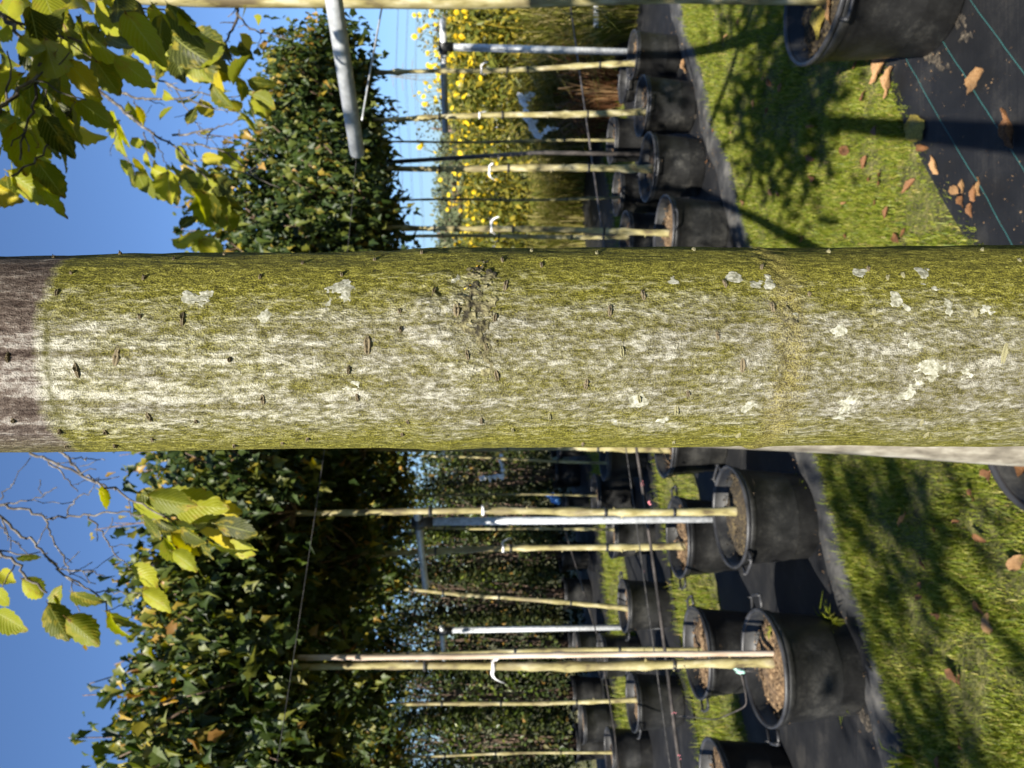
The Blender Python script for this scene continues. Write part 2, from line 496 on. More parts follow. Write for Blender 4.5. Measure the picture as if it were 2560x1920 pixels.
MAT['deadleaf_tan'] = pmat("dead_leaf_tan", [(0.34, (0.15, 0.07, 0.022)), (0.5, (0.29, 0.155, 0.06)), (0.66, (0.38, 0.25, 0.12))], 35, 0.65, 0.6, 0.002, 110)
MAT['deadleaf_yellow'] = pmat("dead_leaf_yellow", [(0.38, (0.06, 0.04, 0.008)), (0.48, (0.27, 0.21, 0.03)), (0.66, (0.38, 0.30, 0.06))], 30, 0.6, 0.4, 0.002, 110)
MAT['maple'] = leaf_mat("maple_leaf", [(0.0, (0.016, 0.031, 0.006)), (0.45, (0.034, 0.057, 0.010)), (0.75, (0.068, 0.094, 0.016)), (0.93, (0.14, 0.15, 0.025)), (0.985, (0.16, 0.13, 0.02)), (1.0, (0.18, 0.09, 0.02))], 0.28, 0.48, 0.35)
MAT['maple_yellow'] = leaf_mat("maple_leaf_turning", [(0.0, (0.06, 0.085, 0.015)), (0.4, (0.14, 0.15, 0.02)), (0.7, (0.32, 0.26, 0.03)), (1.0, (0.36, 0.20, 0.05))], 0.35, 0.42, 0.4)
MAT['elm'] = elm_leaf_mat("elm_leaf", [(0.0, (0.030, 0.038, 0.004)), (0.3, (0.10, 0.118, 0.008)), (0.55, (0.27, 0.29, 0.018)), (0.88, (0.36, 0.36, 0.022)), (1.0, (0.48, 0.38, 0.02))])
MAT['elm_bulk'] = leaf_mat("elm_leaf_crown", [(0.0, (0.045, 0.06, 0.007)), (0.5, (0.11, 0.13, 0.012)), (1.0, (0.26, 0.25, 0.02))], 0.35)
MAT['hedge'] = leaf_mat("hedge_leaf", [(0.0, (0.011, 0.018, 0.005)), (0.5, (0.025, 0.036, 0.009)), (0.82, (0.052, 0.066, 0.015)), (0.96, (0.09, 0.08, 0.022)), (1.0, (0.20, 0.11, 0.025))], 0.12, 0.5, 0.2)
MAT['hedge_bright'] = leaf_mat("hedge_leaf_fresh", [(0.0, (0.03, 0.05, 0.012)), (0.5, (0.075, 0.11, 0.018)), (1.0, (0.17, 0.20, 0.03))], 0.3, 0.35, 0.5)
MAT['grass'] = leaf_mat("grass_blade", [(0.0, (0.085, 0.125, 0.010)), (0.5, (0.18, 0.218, 0.018)), (0.85, (0.29, 0.30, 0.04)), (0.95, (0.38, 0.34, 0.09)), (1.0, (0.38, 0.29, 0.11))], 0.35, 0.5, 0.3)
MAT['grass_tall'] = leaf_mat("tall_grass_blade", [(0.0, (0.08, 0.10, 0.015)), (0.4, (0.17, 0.175, 0.025)), (0.75, (0.30, 0.26, 0.07)), (1.0, (0.44, 0.36, 0.17))], 0.3, 0.5, 0.3)
MAT['grass_rust'] = leaf_mat("rust_grass_blade", [(0.0, (0.05, 0.022, 0.010)), (0.5, (0.14, 0.06, 0.025)), (1.0, (0.30, 0.19, 0.09))], 0.3, 0.5, 0.3)
MAT['petal'] = leaf_mat("yellow_petal", [(0.0, (0.62, 0.40, 0.008)), (0.5, (0.74, 0.52, 0.012)), (1.0, (0.80, 0.62, 0.03))], 0.3, 0.5, 0.2)
MAT['flower_eye'] = pmat("flower_eye", [(0.4, (0.30, 0.15, 0.01)), (0.6, (0.45, 0.26, 0.02))], 60, 0.8)
MAT['flower_leaf'] = leaf_mat("flower_stem_leaf", [(0.0, (0.07, 0.085, 0.014)), (0.5, (0.14, 0.15, 0.024)), (0.85, (0.26, 0.22, 0.03)), (1.0, (0.40, 0.30, 0.03))], 0.3)
MAT['far_leaf'] = leaf_mat("far_tree_leaf", [(0.0, (0.07, 0.09, 0.045)), (0.6, (0.12, 0.14, 0.07)), (1.0, (0.17, 0.17, 0.085))], 0.2, 0.6, 0.2)  # pale olive stands in for haze over the horizon trees
MAT['conifer'] = leaf_mat("dark_far_leaf", [(0.0, (0.05, 0.06, 0.03)), (1.0, (0.13, 0.12, 0.06))], 0.2, 0.6, 0.2)
MAT['house_wall'] = pmat("house_brick", [(0.4, (0.22, 0.11, 0.08)), (0.6, (0.30, 0.17, 0.12))], 6, 0.9)
MAT['house_roof'] = pmat("house_roof_tiles", [(0.4, (0.13, 0.07, 0.055)), (0.6, (0.20, 0.11, 0.085))], 3, 0.9)
MAT['pane'] = pmat("dark_pane", [(0.4, (0.03, 0.035, 0.04)), (0.6, (0.06, 0.065, 0.07))], 2, 0.15)
MAT['pylon'] = pmat("hazed_lattice_steel", [(0.4, (0.16, 0.19, 0.22)), (0.6, (0.22, 0.25, 0.28))], 2, 0.8)  # dull grey-blue puts the distance haze into the steel's colour
MAT['plastic'] = pmat("white_plastic_film", [(0.4, (0.75, 0.75, 0.75)), (0.6, (0.86, 0.86, 0.86))], 20, 0.5)


# ------------------------------------------------------------------ mesh helpers
class MB:
    """collects pieces of geometry that become ONE mesh object"""

    def __init__(self):
        self.v, self.f, self.n = [], [], 0

    def add(self, v, f):
        v = np.asarray(v, float).reshape(-1, 3)
        self.v.append(v)
        k = self.n
        self.f.extend([tuple(int(i) + k for i in q) for q in f])
        self.n += len(v)
        return self

    def tube(self, path, rad, n=8, cap=True):
        path = np.asarray(path, float)
        m = len(path)
        rad = np.full(m, rad, float) if np.isscalar(rad) else np.asarray(rad, float)
        tan = np.gradient(path, axis=0)
        tan /= np.linalg.norm(tan, axis=1)[:, None] + 1e-12
        u = np.cross(tan[0], (0.31, 0.17, 0.93))
        if np.linalg.norm(u) < 1e-3 or abs(tan[0][2]) > 0.9:
            u = np.cross(tan[0], (0.0, 1.0, 0.02))
        u /= np.linalg.norm(u)
        ang = np.linspace(0, 2 * math.pi, n, endpoint=False)
        vs = []
        for i in range(m):
            u = u - tan[i] * np.dot(u, tan[i])
            u /= np.linalg.norm(u) + 1e-12
            w = np.cross(tan[i], u)
            vs.append(path[i] + rad[i] * (np.cos(ang)[:, None] * u + np.sin(ang)[:, None] * w))
        fs = []
        for i in range(m - 1):
            for j in range(n):
                a, b = i * n + j, i * n + (j + 1) % n
                fs.append((a, b, b + n, a + n))
        if cap:
            fs.append(tuple(range(n - 1, -1, -1)))
            fs.append(tuple(range((m - 1) * n, m * n)))
        return self.add(np.concatenate(vs), fs)

    def lathe(self, prof, n=36, z0=0.0, wob=0.0, c=(0, 0)):
        ang = np.linspace(0, 2 * math.pi, n, endpoint=False)
        vs, fs = [], []
        k = 1 + wob * np.sin(2 * ang + wob * 900) + wob * .4 * np.sin(5 * ang + wob * 500)
        for r, z in prof:
            vs.append(np.stack([c[0] + r * k * np.cos(ang), c[1] + r * k * np.sin(ang), np.full(n, z + z0)], 1))
        for i in range(len(prof) - 1):
            for j in range(n):
                a, b = i * n + j, i * n + (j + 1) % n
                fs.append((a, b, b + n, a + n))
        return self.add(np.concatenate(vs), fs)

    def box(self, c, s, rot=None):
        c, s = np.asarray(c, float), np.asarray(s, float) / 2
        v = np.array([[x, y, z] for x in (-1, 1) for y in (-1, 1) for z in (-1, 1)], float) * s
        if rot is not None:
            v = v @ np.asarray(rot).T
        return self.add(v + c, [(0, 1, 3, 2), (4, 6, 7, 5), (0, 4, 5, 1), (2, 3, 7, 6), (0, 2, 6, 4), (1, 5, 7, 3)])

    def build(self, name, mat, parent=None, smooth=True, loc=None):
        me = bpy.data.meshes.new(name)
        v = np.concatenate(self.v) if self.v else np.zeros((0, 3))
        if loc is not None:
            v = v - np.asarray(loc)
        me.from_pydata(v.tolist(), [], self.f)
        if smooth:
            me.polygons.foreach_set("use_smooth", [True] * len(me.polygons))
        me.materials.append(mat)
        me.update()
        o = bpy.data.objects.new(name, me)
        COL.objects.link(o)
        if parent is not None:
            o.parent = parent
        if loc is not None:
            o.location = loc
        return o


def tag(o, label=None, cat=None, group=None, kind=None):
    if label:
        o["label"] = label
    if cat:
        o["category"] = cat
    if group:
        o["group"] = group
    if kind:
        o["kind"] = kind
    return o


def empty(name, loc, rz=0.0):
    o = bpy.data.objects.new(name, None)
    COL.objects.link(o)
    o.location = tuple(float(c) for c in loc)
    o.rotation_euler = (0, 0, rz)
    o.empty_display_size = 0.1
    return o


def norm(a):
    return a / (np.linalg.norm(a, axis=-1, keepdims=True) + 1e-12)


def tri_mesh(name, v, t, mat, parent=None, smooth=False):
    """a mesh of triangles straight from arrays"""
    me = bpy.data.meshes.new(name)
    v = np.ascontiguousarray(v, np.float32)
    t = np.ascontiguousarray(t, np.int32)
    me.vertices.add(len(v))
    me.vertices.foreach_set("co", v.ravel())
    me.loops.add(t.size)
    me.loops.foreach_set("vertex_index", t.ravel())
    me.polygons.add(len(t))
    me.polygons.foreach_set("loop_start", np.arange(0, t.size, 3, dtype=np.int32))
    me.polygons.foreach_set("loop_total", np.full(len(t), 3, np.int32))
    if smooth:
        me.polygons.foreach_set("use_smooth", np.ones(len(t), bool))
    me.materials.append(mat)
    me.update(calc_edges=True)
    me.validate()
    o = bpy.data.objects.new(name, me)
    COL.objects.link(o)
    if parent is not None:
        o.parent = parent
    return o


def frames(tip, nrm):
    y = norm(tip)
    z = norm(nrm - y * np.sum(nrm * y, -1, keepdims=True))
    x = np.cross(y, z)
    return np.stack([x, y, z], -1)          # columns


def cloud(name, tmpl, pos, tip, nrm, size, mat, parent=None):
    tv, tf = tmpl
    R = frames(tip, nrm)
    n = len(pos)
    loc_v = np.repeat(np.asarray(tv)[None], n, 0)
    if n:
        loc_v[:, :, 0] *= RNG.uniform(0.38, 1.0, n)[:, None]          # some leaves folded, some open
        loc_v[:, :, 2] = loc_v[:, :, 2] * RNG.uniform(0.5, 2.2, n)[:, None] + RNG.normal(0, .10, (n, 1)) * loc_v[:, :, 0] * loc_v[:, :, 1]
    v = np.einsum('nij,nkj->nki', R, loc_v) * size[:, None, None] + pos[:, None, :]
    n, k = len(pos), len(tv)
    t = (tf[None] + (np.arange(n) * k)[:, None, None]).reshape(-1, 3)
    return tri_mesh(name, v.reshape(-1, 3), t, mat, parent)


def fan(pts, c, fold=0.2, droop=0.2):
    pts = [c] + pts
    v = np.array([[x, y, fold * abs(x) - droop * y * y] for x, y in pts])
    n = len(pts) - 1
    return v, np.array([[0, 1 + i, 1 + (i + 1) % n] for i in range(n)])


_half = [(0.36, 0.0), (0.36, 0.21), (0.56, 0.46), (0.30, 0.60)]
MAPLE = fan([(0, 0)] + _half + [(0, 1.0)] + [(-x, y) for x, y in _half[::-1]], (0, 0.30), 0.40, 0.38)
_half = [(0.22, 0.15), (0.34, 0.42), (0.24, 0.75)]
OVAL = fan([(0, 0)] + _half + [(0, 1.0)] + [(-x, y) for x, y in _half[::-1]], (0, 0.45), 0.25, 0.18)
DIAMOND = fan([(0, 0), (0.32, 0.5), (0, 1), (-0.32, 0.5)], (0, 0.5), 0.3, 0.2)


def elm_leaf_mesh(seed):
    """serrated, folded and curled elm leaf of unit length with uv"""
    r = np.random.default_rng(seed)
    rows, W = 15, r.uniform(0.23, 0.30)
    fold, curl, roll, tw = r.uniform(0.1, 0.7), r.uniform(-0.1, 0.55), r.uniform(-0.3, 0.6), r.uniform(-0.6, 0.6)
    us = (-1, -0.5, 0, 0.5, 1)
    v, uv, f = [], [], []
    for i in range(rows):
        t = i / (rows - 1)
        w = W * (math.sin(math.pi * min(1, t ** 0.8)) ** 0.75) * (1 if t < 0.72 else 1 - 0.35 * (t - 0.72) / 0.28)
        for j, u in enumerate(us):
            ww = w * (1 + (0.09 if i % 2 else -0.03) * (abs(u) == 1))
            if u > 0:
                ww *= 1.08
            x = u * ww
            yy = t + (0.025 if (i % 2 and abs(u) == 1) else 0) - 0.04 * (u > 0) * (1 - t)
            z = fold * abs(x) - roll * (x * x) * 3 - curl * t * t + 0.02 * math.sin(t * 26 + abs(u) * 5) * abs(u)
            a = tw * t * 0.5
            v.append((x * math.cos(a) - z * math.sin(a) * 0.5, yy - 0.2 * curl * t * t, z * math.cos(a) + x * math.sin(a)))
            uv.append((u * 0.5 + 0.5, t))
    for i in range(rows - 1):
        for j in range(4):
            a = i * 5 + j
            f.append((a, a + 1, a + 6, a + 5))
    # stalk
    k = len(v)
    v += [(-0.008, 0, 0), (0.008, 0, 0), (0.006, -0.10, 0.02), (-0.006, -0.10, 0.02)]
    uv += [(0.5, 0)] * 4
    f.append((k, k + 1, k + 2, k + 3))
    me = bpy.data.meshes.new("elm_leaf")
    me.from_pydata(v, [], f)
    lay = me.uv_layers.new(name="UVMap")
    for li, l in enumerate(me.loops):
        lay.data[li].uv = uv[l.vertex_index]
    me.polygons.foreach_set("use_smooth", [True] * len(me.polygons))
    me.materials.append(MAT['elm'])
    me.update()
    return me


ELM = [elm_leaf_mesh(100 + i) for i in range(14)]


def leaf_obj(me, pos, tip, nrm, size, parent, name="leaf"):
    R = frames(np.asarray(tip, float), np.asarray(nrm, float)) * size
    m = Matrix([[*R[i], pos[i]] for i in range(3)] + [[0, 0, 0, 1]])
    o = bpy.data.objects.new(name, me)
    COL.objects.link(o)
    o.parent = parent
    o.matrix_local = m
    return o


MAPLE_ME = []
for _i in range(4):
    _v, _f = fan([(0, 0)] + [(0.36, 0.0), (0.35, 0.21), (0.57, 0.47), (0.29, 0.60)] + [(0, 1.0)] + [(-0.29, 0.60), (-0.57, 0.47), (-0.35, 0.21), (-0.36, 0.0)], (0, 0.30), 0.35 + 0.25 * _i, 0.25 + 0.16 * _i)
    _v[:, 0] *= (0.95, 0.72, 0.6, 0.8)[_i]
    _me = bpy.data.meshes.new("maple_leaf")
    _me.from_pydata(_v.tolist(), [], _f.tolist())
    _me.materials.append(MAT['maple'] if _i < 3 else MAT['maple_yellow'])
    MAPLE_ME.append(_me)

# ------------------------------------------------------------------ ground, lawn strips, fabric strips
gb = MB()
gb.add([(-250, -60, 0), (250, -60, 0), (250, 400, 0), (-250, 400, 0)], [(0, 1, 2, 3)])
tag(gb.build("ground", MAT['ground'], smooth=False), kind="structure")


def strip_sheet(name, s0, s1, x0, x1, z, mat, nx=160, ns=26, amp=0.004, edge=0.0, rag=0.0):
    xs = np.linspace(x0, x1, nx)
    tt = np.linspace(0, 1, ns)
    X, T = np.meshgrid(xs, tt)
    wob0 = rag * vnoise(np.stack([X * 3.1, X * 0 + 3.3, X * 0 + s0], -1)) + rag * 0.5 * vnoise(np.stack([X * 9.1, X * 0 + 1.3, X * 0 + s0], -1))
    S = s0 + (s1 - s0) * T + wob0 * (1 - T) + wob0 * 0.6 * T
    Y = S + RS * X
    Z = z + amp * (fbm(np.stack([X * 5, Y * 5, X * 0], -1), 3) + 0.5)
    if edge:
        Z += edge * np.exp(-((T * (s1 - s0) - 0.05) / 0.05) ** 2) * (0.6 + 0.5 * vnoise(np.stack([X * 4, X * 0, X * 0 + 9], -1)))
    v = np.stack([X, Y, Z], -1).reshape(-1, 3)
    q = np.arange((ns - 1) * nx).reshape(ns - 1, nx)[:, :-1].ravel()
    f = np.stack([q, q + 1, q + nx + 1, q + nx], 1)
    b = MB()
    b.add(v, f.tolist())
    return tag(b.build(name, mat), kind="structure")


strip_sheet("lawn_strip", 1.9, 3.68, -5, 7, 0.003, MAT['turf'], amp=0.004)
strip_sheet("lawn_strip", 5.45, 6.80, -7, 7, 0.003, MAT['turf'], amp=0.004)
strip_sheet("lawn_strip", 8.50, 10.05, -9, 3, 0.003, MAT['turf'], amp=0.004)
strip_sheet("weed_fabric", -0.6, 1.995, -4, 6, 0.012, MAT['fabric'], 260, 80, 0.006, rag=0.02)
strip_sheet("weed_fabric", 3.60, 5.55, -6, 8, 0.012, MAT['fabric_plain'], 260, 36, 0.008, edge=0.03, rag=0.035)
strip_sheet("weed_fabric", 6.72, 8.58, -8, 8, 0.012, MAT['fabric_plain'], 200, 26, 0.008, edge=0.03, rag=0.05)
strip_sheet("weed_fabric", 9.98, 12.2, -9, 1, 0.012, MAT['fabric_plain'], 140, 20, 0.008, rag=0.05)
# dusty turned-up border of the fabric under the near pot row
b = MB()
xs = np.linspace(-5.5, 7, 220)
wob = 0.035 * vnoise(np.stack([xs * 3.1, xs * 0 + 3.3, xs * 0 + 3.60], -1)) + 0.0175 * vnoise(np.stack([xs * 9.1, xs * 0 + 1.3, xs * 0 + 3.60], -1))
prof = [(-0.035, 0.004), (-0.02, 0.022), (0.03, 0.036), (0.085, 0.032), (0.15, 0.028)]
vv, ff = [], []
for i, (ds, z) in enumerate(prof):
    jit = 0.02 * vnoise(np.stack([xs * 6, xs * 0 + i, xs * 0 + 4], -1))
    vv.append(np.stack([xs, 3.60 + wob + ds + jit + RS * xs, z + 0.006 * vnoise(np.stack([xs * 8, xs * 0 + i * 2, xs * 0], -1))], 1))
for i in range(len(prof) - 1):
    for j in range(len(xs) - 1):
        a = i * len(xs) + j
        ff.append((a, a + 1, a + 1 + len(xs), a + len(xs)))
b.add(np.concatenate(vv), ff)
tag(b.build("fabric_border", MAT['fold']), kind="structure")

rb = MB()
c = [H(1236, 290), H(1256, 290), H(1242, 640), H(1213, 640)]
d0, d1 = c[1] - c[2], c[0] - c[3]
rb.add([c[0] + d1 * 0.5 + (0, 0, .03), c[1] + d0 * 0.5 + (0, 0, .03), c[2] - d0 * 1.2 + (0, 0, .03), c[3] - d1 * 1.2 + (0, 0, .03)], [(0, 1, 2, 3)])
tag(rb.build("road", MAT['road'], smooth=False), kind="structure")


def grass_strip(s0, s1, x0, x1, dens, hgt, name="lawn_grass", mat=None, fade=0.05):
    n = int((x1 - x0) * (s1 - s0) * dens)
    X = RNG.uniform(x0, x1, n)
    S = RNG.uniform(s0 - fade, s1 + fade, n)
    Y = S + RS * X
    cl = fbm(np.stack([X * 7, Y * 7, X * 0], -1), 3)
    keep = RNG.uniform(0, 1, n) < np.clip(0.60 + 0.6 * cl, 0.22, 1)
    inside = (S > s0 + 0.06 * RNG.uniform(-1, 1, n)) & (S < s1 + 0.06 * RNG.uniform(-1, 1, n))
    keep &= inside
    X, Y, cl = X[keep], Y[keep], cl[keep]
    n = len(X)
    h = hgt * RNG.uniform(0.4, 1.5, n) * (1 + 0.5 * cl) * np.where(RNG.uniform(0, 1, n) < .03, 1.7, 1)
    w = RNG.uniform(0.0010, 0.0024, n) * (hgt / 0.04) ** 0.3
    az = RNG.uniform(0, 2 * math.pi, n)
    lean = RNG.uniform(0.2, 1.1, n)
    d = np.stack([np.cos(az), np.sin(az), np.zeros(n)], 1)
    sd = np.stack([-np.sin(az), np.cos(az), np.zeros(n)], 1)
    base = np.stack([X, Y, np.full(n, 0.004)], 1)
    up = np.array([0, 0, 1.0])
    mid = base + up * (h * 0.6)[:, None] + d * (h * 0.3 * lean)[:, None]
    top = base + up * (h * np.where(lean > .9, 0.8, 1.0))[:, None] + d * (h * 0.9 * lean)[:, None]
    v = np.stack([base - sd * w[:, None], base + sd * w[:, None], mid - sd * (w * .8)[:, None], mid + sd * (w * .8)[:, None], top], 1).reshape(-1, 3)
    t0 = np.array([[0, 1, 3], [0, 3, 2], [2, 3, 4]])
    t = (t0[None] + (np.arange(n) * 5)[:, None, None]).reshape(-1, 3)
    return tag(tri_mesh(name, v, t, mat or MAT['grass']), kind="stuff")


grass_strip(1.975, 3.57, -2.1, 1.3, 52000, 0.022)
grass_strip(1.975, 3.57, 1.3, 3.6, 32000, 0.025)
grass_strip(5.52, 6.70, -3.6, 3.5, 6500, 0.05)
grass_strip(8.56, 10.0, -5.2, 0.5, 3600, 0.06)


# ------------------------------------------------------------------ the big trunk in front
def trunk_center(z):
    z = np.asarray(z, float)
    return 0.0252 + (z - 1.16) * 0.0, np.full_like(z, 0.55)


TZ = np.array([0.28, 0.35, 0.6, 1.0, 1.16, 1.30, 1.45, 1.58, 1.70, 1.90, 2.2, 2.6, 3.2])
_px = [(2560, 616, 1116), (2200, 619, 1117), (1700, 622, 1117), (1220, 621, 1120), (900, 634, 1122), (400, 637, 1126), (0, 638, 1131)]
_zz, _cc, _rr = [], [], []
for x_, yu, yl in _px:
    r_ = ray(x_, (yu + yl) / 2)
    tpar = 0.55 / r_[1]
    hw = (yl - yu) / 2 / F * tpar
    _zz.append(CAMZ + r_[2] * tpar)
    _cc.append(r_[0] * tpar)
    _rr.append(hw * 0.55 / math.sqrt(0.55 ** 2 + hw ** 2))


def tr_r(z):
    return np.interp(z, [-0.60, -0.35] + _zz + [3.2], [_rr[0] * 1.35, _rr[0] * 1.10] + _rr + [_rr[-1] * 0.6])


def tr_x(z):
    return np.interp(z, _zz, _cc)


RING1, RING2, KNOT = 1.371, 1.596, (0.0, 1.596)


def trunk_pt(th, z, off=0.0):
    """point on the trunk's surface; th = 0 faces the camera, positive to the right"""
    th, z = np.asarray(th, float), np.asarray(z, float)
    r = tr_r(z)
    q = np.stack([np.sin(th) * r * 1.0, -np.cos(th) * r, z], -1)
    rel = 0.0010 * fbm(q * np.array([18, 18, 9.0]), 3) + 0.0006 * fbm(q * np.array([120, 120, 30.0]), 3)
    rel = rel + 0.0016 * np.exp(-((z - RING1 - 0.006 * vnoise(q * 14.0)) / 0.011) ** 2) * (0.2 + 1.3 * vnoise(q * 70) + vnoise(q * 190))
    rel = rel + 0.0014 * np.exp(-((z - RING2) / 0.035) ** 2)
    kn = np.exp(-((th - 0.32) / 0.33) ** 2 - ((z - RING2) / 0.020) ** 2)
    rel = rel + kn * (0.0042 * fbm(q * 110, 3) + 0.0012)
    rel = rel + 0.0007 * np.exp(-((z - RING2) / 0.05) ** 2) * fbm(q * np.array([60, 60, 90.0]), 2)
    rr = r + rel + off
    return np.stack([tr_x(z) + np.sin(th) * rr, 0.55 - np.cos(th) * rr, z], -1)


def trunk_hit(x, y):
    """(th, z) of the trunk's surface at a photo pixel"""
    d = ray(x, y)
    best = None
    for it in range(3):
        z = 1.5 if best is None else best[1]
        cx, r = float(tr_x(z)), float(tr_r(z))
        ox, oy = -cx, -0.55
        A = d[0] ** 2 + d[1] ** 2
        B = 2 * (ox * d[0] + oy * d[1])
        C_ = ox * ox + oy * oy - r * r
        D = max(B * B - 4 * A * C_, 0.0)
        t = (-B - math.sqrt(D)) / (2 * A)
        p = EYE + d * t
        best = (math.atan2(p[0] - cx, -(p[1] - 0.55)), p[2])
    return best


KT = 0.58                      # the stem is about 8 cm thick and a good foot from the lens
main = tag(empty("elm_tree", (float(tr_x(1.2)) * KT, 0.55 * KT, 0.0)),
           "thick tree trunk in front, mossy green bark with pale lichen and a brown top", "tree")
MAINLOC = np.array([float(tr_x(1.2)), 0.55, 0.0])
ROOTLOC = np.array([MAINLOC[0] * KT, 0.55 * KT, 0.0])
# trunk mesh
zs = np.concatenate([np.linspace(-0.60, 1.10, 60)[:-1], np.linspace(1.10, 1.98, 520), np.linspace(1.98, 3.2, 24)[1:]])
ths = np.concatenate([np.linspace(-1.75, 1.75, 300), np.linspace(1.75, 2 * math.pi - 1.75, 40)[1:-1]])
TT, ZZ = np.meshgrid(ths, zs)
tv = trunk_pt(TT, ZZ).reshape(-1, 3) - MAINLOC
nT = len(ths)
ii, jj = np.meshgrid(np.arange(len(zs) - 1), np.arange(nT), indexing='ij')
a = (ii * nT + jj).ravel()
b_ = (ii * nT + (jj + 1) % nT).ravel()
tris = np.concatenate([np.stack([a, b_, b_ + nT], 1), np.stack([a, b_ + nT, a + nT], 1)])
trunk = tri_mesh("trunk", tv, tris, MAT['bark'], main, True)
trunk.scale = (KT, KT, KT)
trunk.location = (0, 0, CAMZ * (1 - KT))
lay = trunk.data.uv_layers.new(name="UVMap")
vi = np.empty(len(trunk.data.loops), np.int32)
trunk.data.loops.foreach_get("vertex_index", vi)
uvs = np.stack([TT.ravel()[vi], ZZ.ravel()[vi]], 1).astype(np.float32)
lay.data.foreach_set("uv", uvs.ravel())

# lenticels: corky slits lying across the bark
def lenticel_mesh(k):
    nu, nv = 11, 8
    v, f = [], []
    r = np.random.default_rng(k)
    for i in range(nu):
        u = -1 + 2 * i / (nu - 1)
        for j in range(nv):
            w = -1 + 2 * j / (nv - 1)
            wmax = math.sqrt(max(0.0, 1 - abs(u) ** 2.2))
            h = math.sqrt(max(0, 1 - u * u)) * (math.sqrt(max(0, 1 - w * w))) * (1 - 0.85 * math.exp(-(w / 0.28) ** 2)) * (1 + 0.35 * r.normal())
            v.append((u, w * wmax * (1 + 0.12 * r.normal()), h * 1.2 - 0.15))
    for i in range(nu - 1):
        for j in range(nv - 1):
            a0 = i * nv + j
            f.append((a0, a0 + 1, a0 + nv + 1, a0 + nv))
    me = bpy.data.meshes.new("lenticel")
    me.from_pydata(v, [], f)
    me.polygons.foreach_set("use_smooth", [True] * len(f))
    return me


LEN_D = [lenticel_mesh(i) for i in range(4)]
LEN_P = [lenticel_mesh(i + 9) for i in range(3)]
for me_ in LEN_D:
    me_.materials.append(MAT['lenticel'])
for me_ in LEN_P:
    me_.materials.append(MAT['lenticel_pale'])
lent = []
for (zx, zy, L_) in [(50, 720, 70), (475, 800, 100), (720, 710, 130), (1120, 485, 100), (350, 325, 60), (885, 230, 50), (1600, 225, 50), (1070, 115, 40), (1860, 140, 40), (2100, 210, 35),
                     (1615, 980, 75), (915, 1090, 80), (370, 1170, 45), (650, 1180, 50), (935, 1225, 36), (710, 1270, 40), (1440, 1265, 40), (1735, 1245, 32), (1890, 1215, 42), (2140, 800, 60), (85, 1105, 36),
                     (440, 205, 30), (860, 470, 34), (1410, 735, 36), (1205, 1115, 34), (2195, 970, 60), (410, 1300, 36), (330, 100, 30), (740, 92, 26), (1380, 92, 26)]:
    lent.append((zx / 2.458, 600 + zy / 2.458, L_ / 2.458, 0))
for (zx, zy, L_, pale) in [(290, 645, 120, 0), (175, 800, 60, 0), (700, 340, 80, 0), (1140, 285, 90, 0), (840, 430, 110, 0), (905, 705, 70, 0), (1020, 655, 60, 0), (1085, 830, 75, 0), (495, 550, 45, 0), (1360, 155, 60, 0),
                           (335, 120, 45, 0), (625, 95, 40, 0), (1700, 90, 40, 1), (1780, 440, 90, 0), (1985, 340, 85, 0), (1855, 685, 75, 1), (1635, 885, 80, 0), (1410, 1080, 70, 1), (1960, 970, 75, 1), (540, 1105, 40, 0),
                           (505, 1185, 45, 0), (990, 1100, 60, 0), (1185, 1160, 45, 1), (1120, 130, 60, 0), (1075, 480, 60, 0), (1615, 1245, 34, 0), (490, 440, 36, 0), (1300, 50, 30, 1)]:
    lent.append((800 + zx / 2.458, 600 + zy / 2.458, L_ / 2.458, pale))
for (zx, zy, L_, pale) in [(370, 275, 75, 0), (595, 180, 50, 0), (665, 415, 80, 0), (325, 590, 65, 0), (480, 770, 95, 0), (145, 940, 50, 0), (75, 1045, 85, 1), (1250, 185, 50, 0), (1290, 440, 60, 1), (1300, 515, 50, 1), (1370, 235, 50, 1), (1910, 445, 70, 1),
                           (2090, 700, 150, 1), (1640, 380, 30, 1), (890, 335, 36, 0), (1580, 1115, 70, 1), (1610, 1195, 80, 1), (750, 1170, 50, 1), (455, 1195, 70, 1), (60, 1240, 45, 1), (180, 70, 40, 1), (1465, 220, 50, 1), (1010, 75, 40, 1), (1860, 1210, 90, 1), (1950, 48, 45, 1), (2180, 130, 50, 1)]:
    lent.append((1660 + zx / 2.458, 600 + zy / 2.458, L_ / 2.458, pale))
for k, (px_, py_, L_, pale) in enumerate(lent):
    th, z = trunk_hit(px_, min(max(py_, 629), 1113))
    th = max(-1.5, min(1.5, th))
    p = trunk_pt(th, z)
    nrm_ = np.array([math.sin(th), -math.cos(th), 0.0])
    tang = np.array([math.cos(th), math.sin(th), random.uniform(-.25, .25)])
    half = L_ * 0.50 / F * 0.49 * (1.0 if abs(th) < 1.1 else 1.25)
    wid = half * random.uniform(0.26, 0.40)
    zax = norm(nrm_)
    xax = norm(tang - zax * np.dot(tang, zax))
    yax = np.cross(zax, xax)
    Rm = np.stack([xax * half, yax * max(wid, 0.0011), zax * random.uniform(0.0014, 0.0027)], 1)
    o = bpy.data.objects.new("lenticel", random.choice(LEN_P if pale else LEN_D))
    COL.objects.link(o)
    o.parent = trunk
    q = p - MAINLOC
    o.matrix_local = Matrix([[*Rm[i], q[i]] for i in range(3)] + [[0, 0, 0, 1]])


